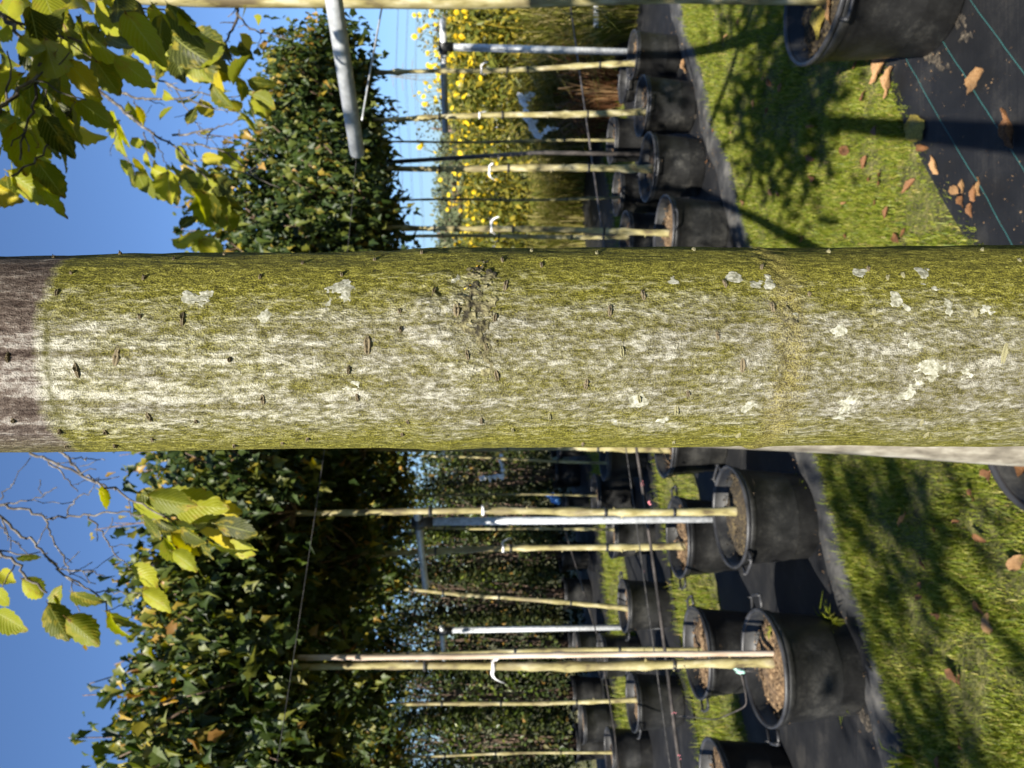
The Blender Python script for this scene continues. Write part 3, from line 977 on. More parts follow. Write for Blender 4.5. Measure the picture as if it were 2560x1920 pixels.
def patch(px_, py_, sx, sy, mat, name, thr=0.0, off=0.0007, seed=0, fq=90.0):
    """a thin crust that follows the bark, ragged outline"""
    th0, z0 = trunk_hit(px_, py_)
    hz, ht = sx / F * 0.5, sy / F * 0.5 / float(tr_r(z0))
    n = 54
    tt = np.linspace(-1.6, 1.6, n)
    A, B_ = np.meshgrid(tt, tt)
    th = th0 + A * ht
    z = z0 + B_ * hz
    p = trunk_pt(th, z, 0.0)
    m = 0.75 * (1 - (A * A + B_ * B_)) + 1.5 * fbm(p * fq * 2.2 * np.array([1, 1, .8]) + seed * 3.7, 4) - thr - 0.1
    h = off * np.clip(m * 3, 0, 1) * (1 + 0.6 * vnoise(p * 700)) - 0.0001
    p = trunk_pt(th, z, h) - MAINLOC
    ok = m > 0
    f = []
    for i in range(n - 1):
        for j in range(n - 1):
            if ok[i, j] and ok[i + 1, j] and ok[i, j + 1] and ok[i + 1, j + 1]:
                a0 = i * n + j
                f.append((a0, a0 + 1, a0 + n + 1, a0 + n))
    if not f:
        return
    mb = MB()
    mb.add(p.reshape(-1, 3), f)
    return mb.build(name, mat, trunk)


for k, (x_, y_, sx, sy) in enumerate([(850, 738, 24, 44), (510, 745, 14, 16), (468, 742, 16, 12), (875, 975, 18, 26), (1595, 1000, 14, 16), (1872, 1018, 13, 18), (2095, 828, 13, 18), (1683, 708, 9, 16), (1887, 708, 14, 13), (1918, 704, 10, 20),
                                      (2145, 685, 16, 16), (2315, 700, 18, 26), (2280, 848, 18, 18), (2310, 935, 30, 28), (2275, 975, 18, 22), (2110, 1020, 18, 26), (1537, 1055, 10, 9), (1645, 1050, 14, 18), (1835, 695, 12, 16), (2370, 770, 11, 18), (2270, 780, 10, 14),
                                      (2465, 770, 16, 14), (2240, 750, 10, 18), (2415, 940, 14, 14), (660, 790, 10, 14), (1140, 700, 12, 16), (1990, 785, 7, 5), (2330, 915, 22, 12)]):
    patch(x_, y_, sx * 1.25, sy * 1.15, MAT['lichen'], "lichen_patch", 0.05, 0.0003, k)
patch(1175, 724, 15, 10, MAT['lichen_gold'], "lichen_patch", 0.1, 0.001, 41, 160)
patch(1203, 673, 14, 7, MAT['lichen_gold'], "lichen_patch", 0.1, 0.001, 43, 160)
patch(1190, 785, 46, 64, MAT['scar'], "branch_scar", 0.05, 0.0011, 51, 130)
patch(1212, 700, 34, 44, MAT['scar'], "branch_scar", 0.05, 0.0011, 53, 130)
patch(1216, 868, 20, 60, MAT['scar'], "branch_scar", 0.15, 0.0008, 55, 130)
patch(1972, 790, 15, 45, MAT['scar'], "bark_crack", 0.4, 0.0012, 57, 150)


# ------------------------------------------------------------------ twigs and elm leaves
def polyline(pts, n=10, wob=0.0):
    pts = np.asarray(pts, float)
    d = np.concatenate([[0], np.cumsum(np.linalg.norm(np.diff(pts, axis=0), axis=1))])
    t = np.linspace(0, d[-1], n)
    # smooth interpolation (catmull by cubic of neighbours is overkill): linear then relaxed
    q = np.stack([np.interp(t, d, pts[:, i]) for i in range(3)], 1)
    for _ in range(2):
        q[1:-1] = 0.5 * q[1:-1] + 0.25 * (q[:-2] + q[2:])
    if wob:
        q[1:-1] += RNG.normal(0, wob, (n - 2, 3))
    return q


def bud(mb, p, d, r):
    d = norm(np.asarray(d, float))
    u = norm(np.cross(d, (0.3, 0.5, 0.8)))
    w = np.cross(d, u)
    v = [p - d * r, p + u * r, p + w * r, p - u * r, p - w * r, p + d * 2.0 * r]
    mb.add(v, [(0, 2, 1), (0, 3, 2), (0, 4, 3), (0, 1, 4), (5, 1, 2), (5, 2, 3), (5, 3, 4), (5, 4, 1)])


def twiggy(mb, path, r0, r1, spurs=4, slen=(0.02, 0.07), sub=True, n=6):
    """a zigzag twig with short side spurs and buds"""
    m = len(path)
    r0, r1 = r0 * 0.72, r1 * 0.72
    mb.tube(path, np.linspace(r0, r1, m), n)
    L_ = np.linalg.norm(np.diff(path, axis=0), axis=1).sum()
    for k in range(max(2, int(L_ / 0.022))):
        i = RNG.integers(1, m - 1)
        p = path[i] + (path[min(i + 1, m - 1)] - path[i]) * RNG.uniform()
        rr = r0 + (r1 - r0) * i / m
        bud(mb, p + RNG.normal(0, 1, 3) * rr * 0.8, RNG.normal(0, 1, 3), max(rr * 0.75, 0.0011))
    for k in range(spurs):
        i = RNG.integers(1, m - 1)
        tan = norm(path[i + 1] - path[i - 1])
        d = norm(tan * 0.75 + norm(RNG.normal(0, 1, 3)) * 0.85)
        ln = RNG.uniform(*slen)
        q = [path[i]]
        for s in range(4):
            q.append(q[-1] + norm(d + RNG.normal(0, .22, 3)) * ln / 4)
        rr = (r0 + (r1 - r0) * i / m) * 0.55
        mb.tube(np.array(q), np.linspace(rr, max(rr * .55, 0.0009), 5), 5)
        for s in range(1, 5):
            bud(mb, q[s], d + RNG.normal(0, .5, 3), max(rr * .8, 0.0013))


def elm_crown(root, rootloc, cz, rxy, rz, n, holes=0.0, seed=1, cx=0.0, cy=0.0, size=0.085):
    """the tree's whole crown: boughs plus many leaves as one mass"""
    r = np.random.default_rng(seed)
    mb = MB()
    pts = []
    for k in range(34):
        az, el = r.uniform(0, 6.283), r.uniform(0.1, 1.2)
        d = np.array([math.cos(az) * math.cos(el) * rxy, math.sin(az) * math.cos(el) * rxy, math.sin(el) * rz])
        base = np.array([cx * 0.4, cy * 0.4, cz - rz * r.uniform(0.4, 1.0)])
        tip = np.array([cx, cy, cz - 0.5 * rz]) + d * r.uniform(0.75, 1.15)
        q = polyline([base, base * .5 + tip * .5 + r.normal(0, .06, 3), tip], 7)
        mb.tube(q, np.linspace(0.011, 0.003, 7), 5)
        pts.append(q[2:])
    q = np.concatenate(pts)
    pos = q[r.integers(0, len(q), n)] + r.normal(0, 0.10, (n, 3))
    tip = r.normal(0, 1, (n, 3)) + (0, 0, -0.6)
    nr = r.normal(0, 0.7, (n, 3)) + (0, 0, 1)
    cr = mb.build("branches", MAT['twig'], root)
    cl = cloud("crown", OVAL, pos, tip, nr, size * r.uniform(0.7, 1.2, n), MAT['elm_bulk'], root)
    cl["kind"] = "stuff"
    return cr, cl


def leaf_at(px_, py_, depth, ang, length_px, branch, loc, tilt=None, face=None):
    """an elm leaf whose stalk is at a photo pixel; ang = direction of the tip in the picture, degrees clockwise from +x"""
    p = P(px_, py_, depth) - loc
    a = math.radians(ang)
    tip = DOWN * math.cos(a) - RIGHT * math.sin(a) + FWD * random.uniform(-.45, .45)
    f = random.uniform(-1, 1) if face is None else face
    nr = -FWD * random.uniform(0.2, 1.0) * (1 if f > 0 else -1) + RNG.normal(0, 0.55, 3) + np.array([0, 0, 0.35])
    leaf_obj(random.choice(ELM), p, tip, nr, length_px / F * depth, branch)


# main tree: branch hanging in at the picture's upper left corner (the place's upper right)
def px_branch(parent, loc, name, defs):
    mb = MB()
    paths = []
    for pts, r0, r1, sp in defs:
        q = polyline([P(*p) - loc for p in pts], max(6, 4 * len(pts)), 0.0022)
        twiggy(mb, q, r0, r1, sp)
        paths.append(q)
    return mb.build(name, MAT['twig'], parent), paths


nb, npaths = px_branch(main, ROOTLOC, "branch", [
    ([(-330, 330, 0.80), (-160, 40, 1.02), (-60, 20, 1.08), (0, 30, 1.10), (60, 58, 1.12), (110, 82, 1.13), (195, 96, 1.15), (290, 142, 1.18), (330, 150, 1.2)], 0.0055, 0.002, 5),
    ([(0, 32, 1.1), (70, 110, 1.08), (90, 160, 1.08), (96, 230, 1.06), (70, 320, 1.05), (50, 400, 1.05)], 0.004, 0.0018, 4),
    ([(-60, 330, 1.0), (0, 275, 1.02), (30, 255, 1.04), (110, 160, 1.06), (170, 145, 1.1)], 0.005, 0.002, 3),
    ([(-40, 245, 1.1), (10, 260, 1.1), (20, 240, 1.1), (0, 225, 1.1)], 0.003, 0.0015, 1),
    ([(30, 440, 1.0), (55, 425, 1.02), (110, 380, 1.05), (150, 330, 1.08), (188, 255, 1.1)], 0.0022, 0.0014, 0),
    ([(160, -60, 1.3), (270, 0, 1.32), (345, 20, 1.34), (420, 25, 1.36)], 0.004, 0.002, 3),
])
near = []
random.seed(21)
for (x, y, a, L_) in [(0, 10, 40, 130), (20, 60, 140, 120), (75, 20, 95, 130), (105, -30, 75, 130), (125, 5, 55, 140), (60, 120, 80, 110), (85, 60, 100, 100), (130, 75, 70, 150), (110, 95, 55, 150), (150, 80, 20, 160),
                      (190, 95, 30, 150), (200, 40, 80, 140), (240, 10, 60, 160), (170, 20, 95, 130), (290, 140, 55, 130), (285, 140, 130, 130), (250, 110, 100, 130), (230, 140, 60, 120), (190, 165, 60, 120), (100, 170, 100, 160), (60, 185, 110, 150),
                      (75, 190, 85, 140), (110, 220, 70, 150), (140, 250, 55, 140), (195, 250, 50, 110), (185, 255, 95, 130), (140, 290, 50, 150), (110, 290, 70, 150), (75, 290, 60, 130), (60, 260, 75, 120), (40, 310, 80, 130), (20, 280, 120, 120),
                      (150, 215, 80, 130), (120, 170, 60, 130), (0, 100, 60, 110), (-5, 160, 60, 100), (20, 150, 90, 110), (-10, 300, 40, 120), (10, 350, 110, 110), (-10, 385, -10, 130), (50, 370, 5, 130), (70, 375, 50, 110), (90, 400, 45, 120),
                      (110, 330, 40, 130), (85, 440, 45, 130), (20, 430, 35, 140), (15, 440, 55, 120), (-20, 460, 40, 110), (0, 450, 70, 100), (30, 400, 100, 80), (160, 60, 40, 130), (215, 70, 45, 140), (265, 90, 30, 150), (315, 30, 60, 160),
                      (345, 20, 95, 150), (380, 10, 70, 150), (420, 10, 45, 130), (405, 40, 95, 120), (330, 0, 85, 150), (285, -30, 80, 140), (230, -40, 70, 140), (45, -20, 65, 140), (180, -35, 85, 140), (450, 20, 60, 120),
                      (140, 130, 115, 120), (165, 150, 40, 140), (95, 130, 30, 120), (50, 90, 60, 110), (210, 190, 75, 110), (5, 200, 85, 110), (40, 230, 60, 120), (155, 180, 100, 110), (120, 370, 30, 90), (180, 310, 60, 100), (240, 60, 95, 110)]:
    if random.random() < 0.12:
        continue
    leaf_at(x, y, random.uniform(1.02, 1.35), a + random.uniform(-14, 14), L_ * random.uniform(0.75, 1.0), nb, ROOTLOC)

elm_crown(main, ROOTLOC, 2.50, 0.68, 0.30, 1350, seed=3, cx=0.15, cy=0.05)
mb = MB()
mb.tube(polyline([(0, 0, 2.45), (0.0, 0, 2.8), (.02, 0, 3.2)], 8), np.linspace(.034, .02, 8), 12)
mb.build("leader", MAT['stem'], main)

# ------------------------------------------------------------------ pots
POT_N = [0]


def pot(loc, R, Hh, label, group=None, soil='soil', dusty=False, handle_az=None, soil_drop=0.06, detail=True, rimmat='rim'):
    """a black nursery container: shell, rolled rim, two handles, soil"""
    root = tag(empty("plant_pot", (loc[0], loc[1], 0.014)), label, "plant pot", group)
    n = 44 if detail else 26
    pm = MAT['pot_dusty'] if dusty else MAT['pot']
    wb = RNG.uniform(0.004, 0.016)
    b = MB()
    b.lathe([(0.0, 0.0), (R * 0.80, 0.0), (R * 0.83, 0.012), (R * 0.845, Hh * 0.3), (R * 0.853, Hh * 0.31), (R * 0.853, Hh * 0.335), (R * 0.85, Hh * 0.345), (R * 0.91, Hh * 0.72), (R * 0.935, Hh * 0.86), (R * 0.965, Hh * 0.87), (R * 0.975, Hh - 0.012), (R * 0.945, Hh - 0.012), (R * 0.90, Hh * 0.6), (R * 0.86, Hh * 0.3)], n, wob=wb)
    b.build("shell", pm, root)
    b = MB()
    b.lathe([(R * 0.947, Hh - 0.016), (R * 0.985, Hh - 0.020), (R * 1.0, Hh - 0.012), (R * 1.0, Hh - 0.004), (R * 0.985, Hh), (R * 0.95, Hh - 0.002), (R * 0.94, Hh - 0.010), (R * 0.947, Hh - 0.016)], n, wob=wb)
    b.build("rim", MAT[rimmat], root)
    # soil: an uneven disc
    nr, na = (9, 40) if detail else (5, 20)
    vv = [(0, 0, 0)]
    for i in range(1, nr + 1):
        for j in range(na):
            r, t = R * 0.915 * i / nr, 2 * math.pi * j / na
            vv.append((r * math.cos(t), r * math.sin(t), 0))
    vv = np.array(vv, float)
    edge = np.hypot(vv[:, 0], vv[:, 1]) / (R * 0.915)
    vv[:, 2] = Hh - soil_drop + 0.016 * fbm(vv * 14 + loc[0] * 7, 3) + 0.018 * (1 - edge ** 2) - 0.012 * edge ** 6
    fs = [(0, 1 + j, 1 + (j + 1) % na) for j in range(na)]
    for i in range(nr - 1):
        for j in range(na):
            a0, b0 = 1 + i * na + j, 1 + i * na + (j + 1) % na
            fs.append((a0, a0 + na, b0 + na, b0))
    b = MB()
    b.add(vv, fs)
    so = b.build("soil", MAT[soil], root)
    if detail:
        # loose bark chips on the soil
        m = 150
        ang, rad = RNG.uniform(0, 6.283, m), R * 0.88 * np.sqrt(RNG.uniform(0, 1, m))
        pos = np.stack([rad * np.cos(ang), rad * np.sin(ang), np.full(m, Hh - soil_drop + 0.014)], 1)
        ch = cloud("bark_chips", DIAMOND, pos, RNG.normal(0, 1, (m, 3)) * (1, 1, .3), RNG.normal(0, .4, (m, 3)) + (0, 0, 1), RNG.uniform(0.012, 0.034, m), MAT[soil], so)
        ch["kind"] = "stuff"
    if handle_az is not None:
        for az in (handle_az, handle_az + math.pi):
            b = MB()
            ca, sa = math.cos(az), math.sin(az)
            rad, tan = np.array([ca, sa, 0]), np.array([-sa, ca, 0])
            w = 0.055
            pts = [rad * R * 0.985 + tan * w, rad * (R + 0.045) + tan * w * 0.9, rad * (R + 0.052) + tan * w * 0.6, rad * (R + 0.052) - tan * w * 0.6, rad * (R + 0.045) - tan * w * 0.9, rad * R * 0.985 - tan * w]
            pts = np.array(pts) + (0, 0, Hh - 0.014)
            b.tube(pts, 0.0065, 6)
            for s in (-1, 1):
                bud(b, rad * (R + 0.046) + tan * w * 0.9 * s + np.array([0, 0, Hh - 0.014]), (0, 0, 1), 0.010)
            b.build("handle", MAT[rimmat], root)
    return root


# ------------------------------------------------------------------ young maples standing in the pots
def stem_path(p0, p1, n=26, wob=0.006):
    p0, p1 = np.asarray(p0, float), np.asarray(p1, float)
    t = np.linspace(0, 1, n)[:, None]
    q = p0 + (p1 - p0) * t
    ph = RNG.uniform(0, 6.28, 2)
    q[:, 0] += wob * np.sin(t[:, 0] * 9 + ph[0])
    q[:, 1] += wob * np.sin(t[:, 0] * 7 + ph[1])
    return q


def add_stem(root, loc, p0, p1, r0, r1, mat='stem', knots=8, name="trunk"):
    mb = MB()
    q = stem_path(p0, p1, 60)
    rr = np.linspace(r0, r1, 60)
    for k in range(knots):
        c0 = RNG.uniform(2, 57)
        rr = rr + r0 * RNG.uniform(0.12, 0.38) * np.exp(-((np.arange(60) - c0) / 0.8) ** 2)
    rr[0] *= 1.5
    rr[1] *= 1.25
    rr[2] *= 1.1
    mb.tube(q - loc, rr, 12)
    for k in range(knots):
        i = int(RNG.integers(4, 56))
        az = RNG.uniform(0, 6.28)
        bud(mb, q[i] - loc + np.array([math.cos(az), math.sin(az), 0]) * rr[i], (math.cos(az), math.sin(az), .3), rr[i] * 0.35)
    return mb.build(name, MAT[mat], root), q


def band(root, loc, c, r, name="tie", mat='tie', h=0.012):
    mb = MB()
    c = np.asarray(c) - loc
    mb.tube(np.array([c - (0, 0, h / 2), c + (0, 0, h / 2)]), r, 12)
    return mb.build(name, MAT[mat], root)


def ribbon(root, loc, c, w=0.013, L_=0.075, az=0.0, mat='tag', name="tag"):
    """a paper loop tag tied round a stem, its tail hanging out"""
    mb = MB()
    c = np.asarray(c) - loc
    d = np.array([math.cos(az), math.sin(az), 0])
    up = np.array([0, 0, 1.0])
    pts = [c + d * 0.018 - up * 0.0, c + d * 0.04 + up * 0.008, c + d * 0.065 - up * 0.012, c + d * (0.02 + L_ * 0.8) - up * 0.045]
    pts2 = [c - d * 0.016, c - d * 0.035 - up * 0.02]
    for pp in (pts, pts2):
        q = polyline(pp, 8)
        side = np.array([0.25, -0.25, 1.0]) * w * 0.5
        v = np.concatenate([q + side, q - side, q + side + (0.001, 0.0015, 0), q - side + (0.001, 0.0015, 0)])
        n = len(q)
        f = [(i, i + 1, n + i + 1, n + i) for i in range(n - 1)] + [(2 * n + i, 3 * n + i, 3 * n + i + 1, 2 * n + i + 1) for i in range(n - 1)]
        mb.add(v, f)
    mb.tube(np.array([c - up * w * .45, c + up * w * .45]), 0.023, 12)
    return mb.build(name, MAT[mat], root)


def maple_crown(root, loc, ctr, rxy, z0, z1, n, singles=0, seed=0, yellow=0.05, size=0.048, shoots=5):
    """crown of a clipped young maple: twigs, a mass of leaves, and its outermost leaves on the camera's side one by one"""
    r = np.random.default_rng(seed + 1000)
    n = int(n * 2.5)
    mb = MB()
    ctr = np.asarray(ctr, float) - loc
    zc = (z0 + z1) / 2
    hz = (z1 - z0) / 2
    anchors, outs = [], []
    for k in range(46):
        az = r.uniform(0, 6.283)
        zz = r.uniform(-0.95, 0.9)
        rad = rxy * math.sqrt(max(0.05, 1 - abs(zz) ** 2.2)) * r.uniform(0.55, 1.25)
        tip = np.array([ctr[0] + math.cos(az) * rad, ctr[1] + math.sin(az) * rad, zc + zz * hz])
        base = np.array([ctr[0], ctr[1], max(z0 - 0.05, min(z1 - 0.3, tip[2] - r.uniform(0.12, 0.4)))])
        q = polyline([base, base * .45 + tip * .55 + (0, 0, -0.03), tip + (0, 0, 0.05)], 7)
        mb.tube(q, np.linspace(0.009, 0.0025, 7), 5)
        anchors.append(q[2:])
        outs.append(np.tile(norm(tip - np.array([ctr[0], ctr[1], zc])), (5, 1)))
    shoot_pts = []
    for k in range(shoots):
        az = r.uniform(0, 6.283)
        rad = rxy * r.uniform(0.1, 0.7)
        base = np.array([ctr[0] + math.cos(az) * rad, ctr[1] + math.sin(az) * rad, z1 - 0.15])
        tip = base + np.array([r.normal(0, .07), r.normal(0, .07), r.uniform(0.18, 0.42)])
        q = polyline([base, (base + tip) / 2 + r.normal(0, .01, 3), tip], 8)
        mb.tube(q, np.linspace(0.005, 0.002, 8), 5)
        shoot_pts.append(q)
    mb.build("branches", MAT['twig_maple'], root)
    A, O = np.concatenate(anchors), np.concatenate(outs)
    i = r.integers(0, len(A), n)
    pos = A[i] + r.normal(0, 0.085, (n, 3))
    out = O[i]
    gap = fbm((pos + loc) * 5.5, 2) > -0.33
    pos, out = pos[gap], out[gap]
    n = len(pos)
    if shoot_pts:
        sp = np.concatenate(shoot_pts)
        m = 9 * len(shoot_pts)
        j = r.integers(0, len(sp), m)
        pos = np.concatenate([pos, sp[j] + r.normal(0, 0.022, (m, 3))])
        out = np.concatenate([out, r.normal(0, 1, (m, 3)) * (1, 1, .2)])
        n += m
    tip = out * 0.6 + r.normal(0, 0.55, (n, 3)) + (0, 0, -1.0)
    nr = out * 0.8 + r.normal(0, 0.6, (n, 3)) + (0, 0, 0.6)
    sz = size * r.uniform(0.5, 1.4, n)
    # those that show largest: on the side of the camera and outermost
    view = norm(EYE - loc - np.array([ctr[0], ctr[1], zc]))
    score = (pos - np.array([ctr[0], ctr[1], zc])) @ view + r.normal(0, 0.05, n)
    order = np.argsort(-score)
    pick, rest = order[:singles], order[singles:]
    top = pos[rest][:, 2] > z1 - 0.22
    yl = r.uniform(0, 1, len(rest)) < np.where(top, yellow * 4 + 0.15, yellow)
    g = cloud("crown", MAPLE, pos[rest][~yl], tip[rest][~yl], nr[rest][~yl], sz[rest][~yl], MAT['maple'], root)
    g["kind"] = "stuff"
    if yl.sum():
        g2 = cloud("turning_leaves", MAPLE, pos[rest][yl], tip[rest][yl], nr[rest][yl], sz[rest][yl], MAT['maple_yellow'], root)
        g2["kind"] = "stuff"
    for k in pick:
        me = MAPLE_ME[3] if r.uniform() < yellow else MAPLE_ME[int(r.integers(0, 3))]
        leaf_obj(me, pos[k], tip[k], nr[k], sz[k], g)


def maple(pot_px, top_px, plabel, tlabel, R=0.235, Hh=0.35, hz=0.364, r0=0.019, stem='stem', crown=(2.22, 3.05, 0.52), n=2600, singles=0, seed=0, dusty=False, soil='soil', handle=None, cane=None, tags=(), ties=(0.75, 1.3, 1.75), yellow=0.05, bottom_y=None, pgroup=None, tgroup=None, shoots=5, detail=True, size=0.048, soil_drop=0.06):
    x, y = pot_px
    c = H(x, y, hz)
    pt = pot((c[0], c[1]), R, Hh, plabel, pgroup, soil, dusty, handle, soil_drop, detail)
    base = np.array([c[0], c[1], Hh - soil_drop + 0.01])
    if bottom_y is not None:
        base[0] = P(x, bottom_y, c[1])[0]
    top = P(top_px[0], top_px[1], c[1])
    d = (top - base)
    topz = crown[1] - 0.25
    end = base + d * ((topz - base[2]) / d[2])
    root = tag(empty("maple_tree", (base[0], base[1], base[2])), tlabel, "tree", tgroup)
    loc = base.copy()
    tr, q = add_stem(root, loc, base, end, r0, r0 * 0.62, stem, 10)
    for tz in ties:
        i = int(np.argmin(abs(q[:, 2] - tz)))
        band(root, loc, q[i], r0 * 1.25)
    for tz, az in tags:
        i = int(np.argmin(abs(q[:, 2] - tz)))
        ribbon(root, loc, q[i], az=az)
    if crown:
        cc = base + d * (((crown[0] + crown[1]) / 2 - base[2]) / d[2])
        maple_crown(root, loc, cc, crown[2], crown[0] - loc[2], crown[1] - loc[2], n, singles, seed, yellow, size, shoots)
    return root, c, q


def bamboo(p0, p1, r, label, group=None, mat='cane', name="bamboo_cane"):
    loc = np.array(p0, float)
    mb = MB()
    q = stem_path(p0, p1, 90, 0.0015)
    rr = np.full(90, r)
    for k in range(5, 88, 12):
        rr = rr + r * 0.16 * np.exp(-((np.arange(90) - k) / 0.7) ** 2)
    mb.tube(q - loc, rr, 10)
    o = mb.build(name, MAT[mat], None)
    o.location = loc
    return tag(o, label, "cane", group)


# near row, left of the trunk
_, c1, q1 = maple((1903, 1668), (741, 1668), "large black pot in front on the left, sunlit soil with moss cushions",
                  "young maple with yellow-green knotty stem beside a pinkish cane in the large front left pot", r0=0.0185, singles=150, n=2600, seed=1,
                  handle=math.radians(20), bottom_y=1660, tags=[(1.47, 2.9)], ties=(0.73, 1.16, 1.72), crown=(2.36, 2.84, 0.46), yellow=0.03, detail=True, shoots=4)
k0 = P(1903, 1633, c1[1] - 0.01)
bamboo((k0[0], k0[1], 0.30), P(735, 1645, c1[1] - 0.01), 0.0115, "pinkish bamboo cane tied to the stem in the large front left pot")
_, c2, q2 = maple((1821, 1292), (741, 1280), "black pot at the fabric edge just left of the trunk, metal post behind",
                  "young maple with yellow stem right in front of the tall galvanised post", r0=0.0185, singles=150, n=2600, seed=2, handle=math.radians(50), bottom_y=1278,
                  tags=[(1.5, 1.6)], ties=(0.6, 0.95, 1.75), soil='soil_dark', crown=(2.38, 2.90, 0.48))
maple((1752, 985), (741, 985), "black pot of the near row hidden behind the thick trunk", "young maple of the near row standing behind the thick trunk", singles=60, n=2400, seed=3)
maple((1690, 746), (741, 746), "near row pot hidden behind the trunk's right side", "young maple of the near row whose crown shows right of the thick trunk", singles=60, n=2400, seed=4, crown=(2.08, 2.95, 0.52))
# near row, right of the trunk
maple((1657, 578), (891, 566), "black pot closest to the thick trunk on its right, with leaf shadows on its side", "young maple with pinkish pale stem closest to the thick trunk on its right", R=0.225, Hh=0.35, singles=120, n=2600, seed=5, stem='stem', tags=[(1.42, 0.2)], crown=(2.14, 3.08, 0.52), bottom_y=581, handle=math.radians(95))
maple((1615, 418), (895, 420), "dusty black pot with a jagged shadow, second to the right of the thick trunk", "young maple with thick yellow stem in the second pot to the right of the trunk", R=0.227, dusty=True, r0=0.024, singles=120, n=2600, seed=6, tags=[(1.42, 2.6)], crown=(2.24, 2.98, 0.50), bottom_y=421, handle=math.radians(75))
maple((1600, 266), (925, 300), "dusty black pot patterned with pale light, third to the right of the thick trunk", "young maple with leaning yellow-brown stem in the third pot to the right", R=0.205, dusty=True, r0=0.022, singles=120, n=2400, seed=7, tags=[(1.47, 0.9)], crown=(2.34, 2.86, 0.46), bottom_y=277, handle=math.radians(75))
maple((1578, 137), (925, 185), "small black pot at the foot of the galvanised post on the right", "young maple with slim pale yellow stem next to the galvanised post on the right", R=0.172, Hh=0.335, hz=0.35, r0=0.020, singles=100, n=2000, seed=8, tags=[(1.47, 5.2)], crown=(2.40, 2.76, 0.34), bottom_y=160, ties=(0.6, 1.1, 1.25))
# second line, left
maple((1690, 1342), (900, 1384), "black pot with bright brown soil between the two large front pots and behind them", "young maple with a shaded olive stem behind the galvanised post", singles=90, n=2300, seed=9, stem='stem', bottom_y=1362, tags=[(1.38, 1.0)], soil='soil', handle=math.radians(200), yellow=0.1)
maple((1737, 1630), (900, 1634), "black pot with brown soil standing directly behind the large front left pot", "young maple half hidden behind the knotty stem and its cane", singles=90, n=2300, seed=10, stem='stem', r0=0.013, bottom_y=1624, handle=math.radians(30))
maple((1782, 1972), (900, 1975), "dark pot cut off by the frame's left side, brown soil inside", "young maple at the far left whose stem stands outside the frame", singles=90, n=2300, seed=11, handle=math.radians(120), crown=(2.25, 3.12, 0.50))
maple((1655, 1099), (900, 1120), "grey lit pot half hidden by the thick trunk's left side", "young maple whose pale stem top shows beside the thick trunk", singles=60, n=2200, seed=12, tags=[(1.70, 3.6)], bottom_y=1122)
# second line, right
maple((1560, 592), (978, 590), "black pot of the second line mostly hidden by the trunk's right side", "young maple of the second line nearest to the trunk's right side", R=0.20, singles=40, n=1900, seed=13, r0=0.016)
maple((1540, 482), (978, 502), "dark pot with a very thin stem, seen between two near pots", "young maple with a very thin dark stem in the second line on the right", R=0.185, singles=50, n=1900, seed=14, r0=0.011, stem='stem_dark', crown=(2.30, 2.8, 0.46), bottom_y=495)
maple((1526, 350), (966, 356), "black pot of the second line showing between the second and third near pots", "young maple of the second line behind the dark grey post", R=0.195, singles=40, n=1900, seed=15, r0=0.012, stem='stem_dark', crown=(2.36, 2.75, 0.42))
pot(H(1553, 205, 0.36)[:2], 0.16, 0.34, "grey pot wedged between the small pot and the third pot on the right", handle_az=1.2, detail=False)
# third line, left: standing in the shade
maple((1578, 1755), (1000, 1762), "black shaded pot at the far left of the third line, thin double stem", "young maple with a bright thin yellow stem at the far left of the third line", R=0.21, singles=40, n=2200, seed=16, r0=0.016, detail=False, bottom_y=1752, handle=1.0)
maple((1556, 1514), (988, 1470), "black shaded pot with a leaning stem, beside a short galvanised post", "young maple with a clearly leaning yellow stem", R=0.205, singles=40, n=2200, seed=17, r0=0.018, detail=False, bottom_y=1522, handle=0.6, yellow=0.15)
maple((1525, 1335), (990, 1318), "black shaded pot hidden behind the pot with bright brown soil", "slim young maple right behind the tall galvanised post", R=0.205, singles=30, n=2000, seed=18, r0=0.012, detail=False, bottom_y=1325, yellow=0.25)
maple((1508, 1145), (1130, 1143), "black shaded pot half hidden by the thick trunk's left edge", "young maple with a mustard yellow stem at the thick trunk's left edge", R=0.205, singles=30, n=1900, seed=19, r0=0.012, detail=False, bottom_y=1157, yellow=0.3)
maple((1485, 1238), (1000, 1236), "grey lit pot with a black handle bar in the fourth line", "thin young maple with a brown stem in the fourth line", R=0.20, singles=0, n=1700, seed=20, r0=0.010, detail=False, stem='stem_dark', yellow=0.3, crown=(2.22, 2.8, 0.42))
maple((1500, 1640), (1000, 1640), "shaded pot of the fourth line behind the cane", "young maple of the fourth line behind the cane", R=0.20, singles=0, n=1700, seed=21, r0=0.012, detail=False)
maple((1520, 1880), (1000, 1890), "shaded pot of the fourth line at the far left", "young maple of the fourth line at the far left with rust tinted leaves", R=0.20, singles=0, n=1900, seed=22, r0=0.012, detail=False, yellow=0.3)

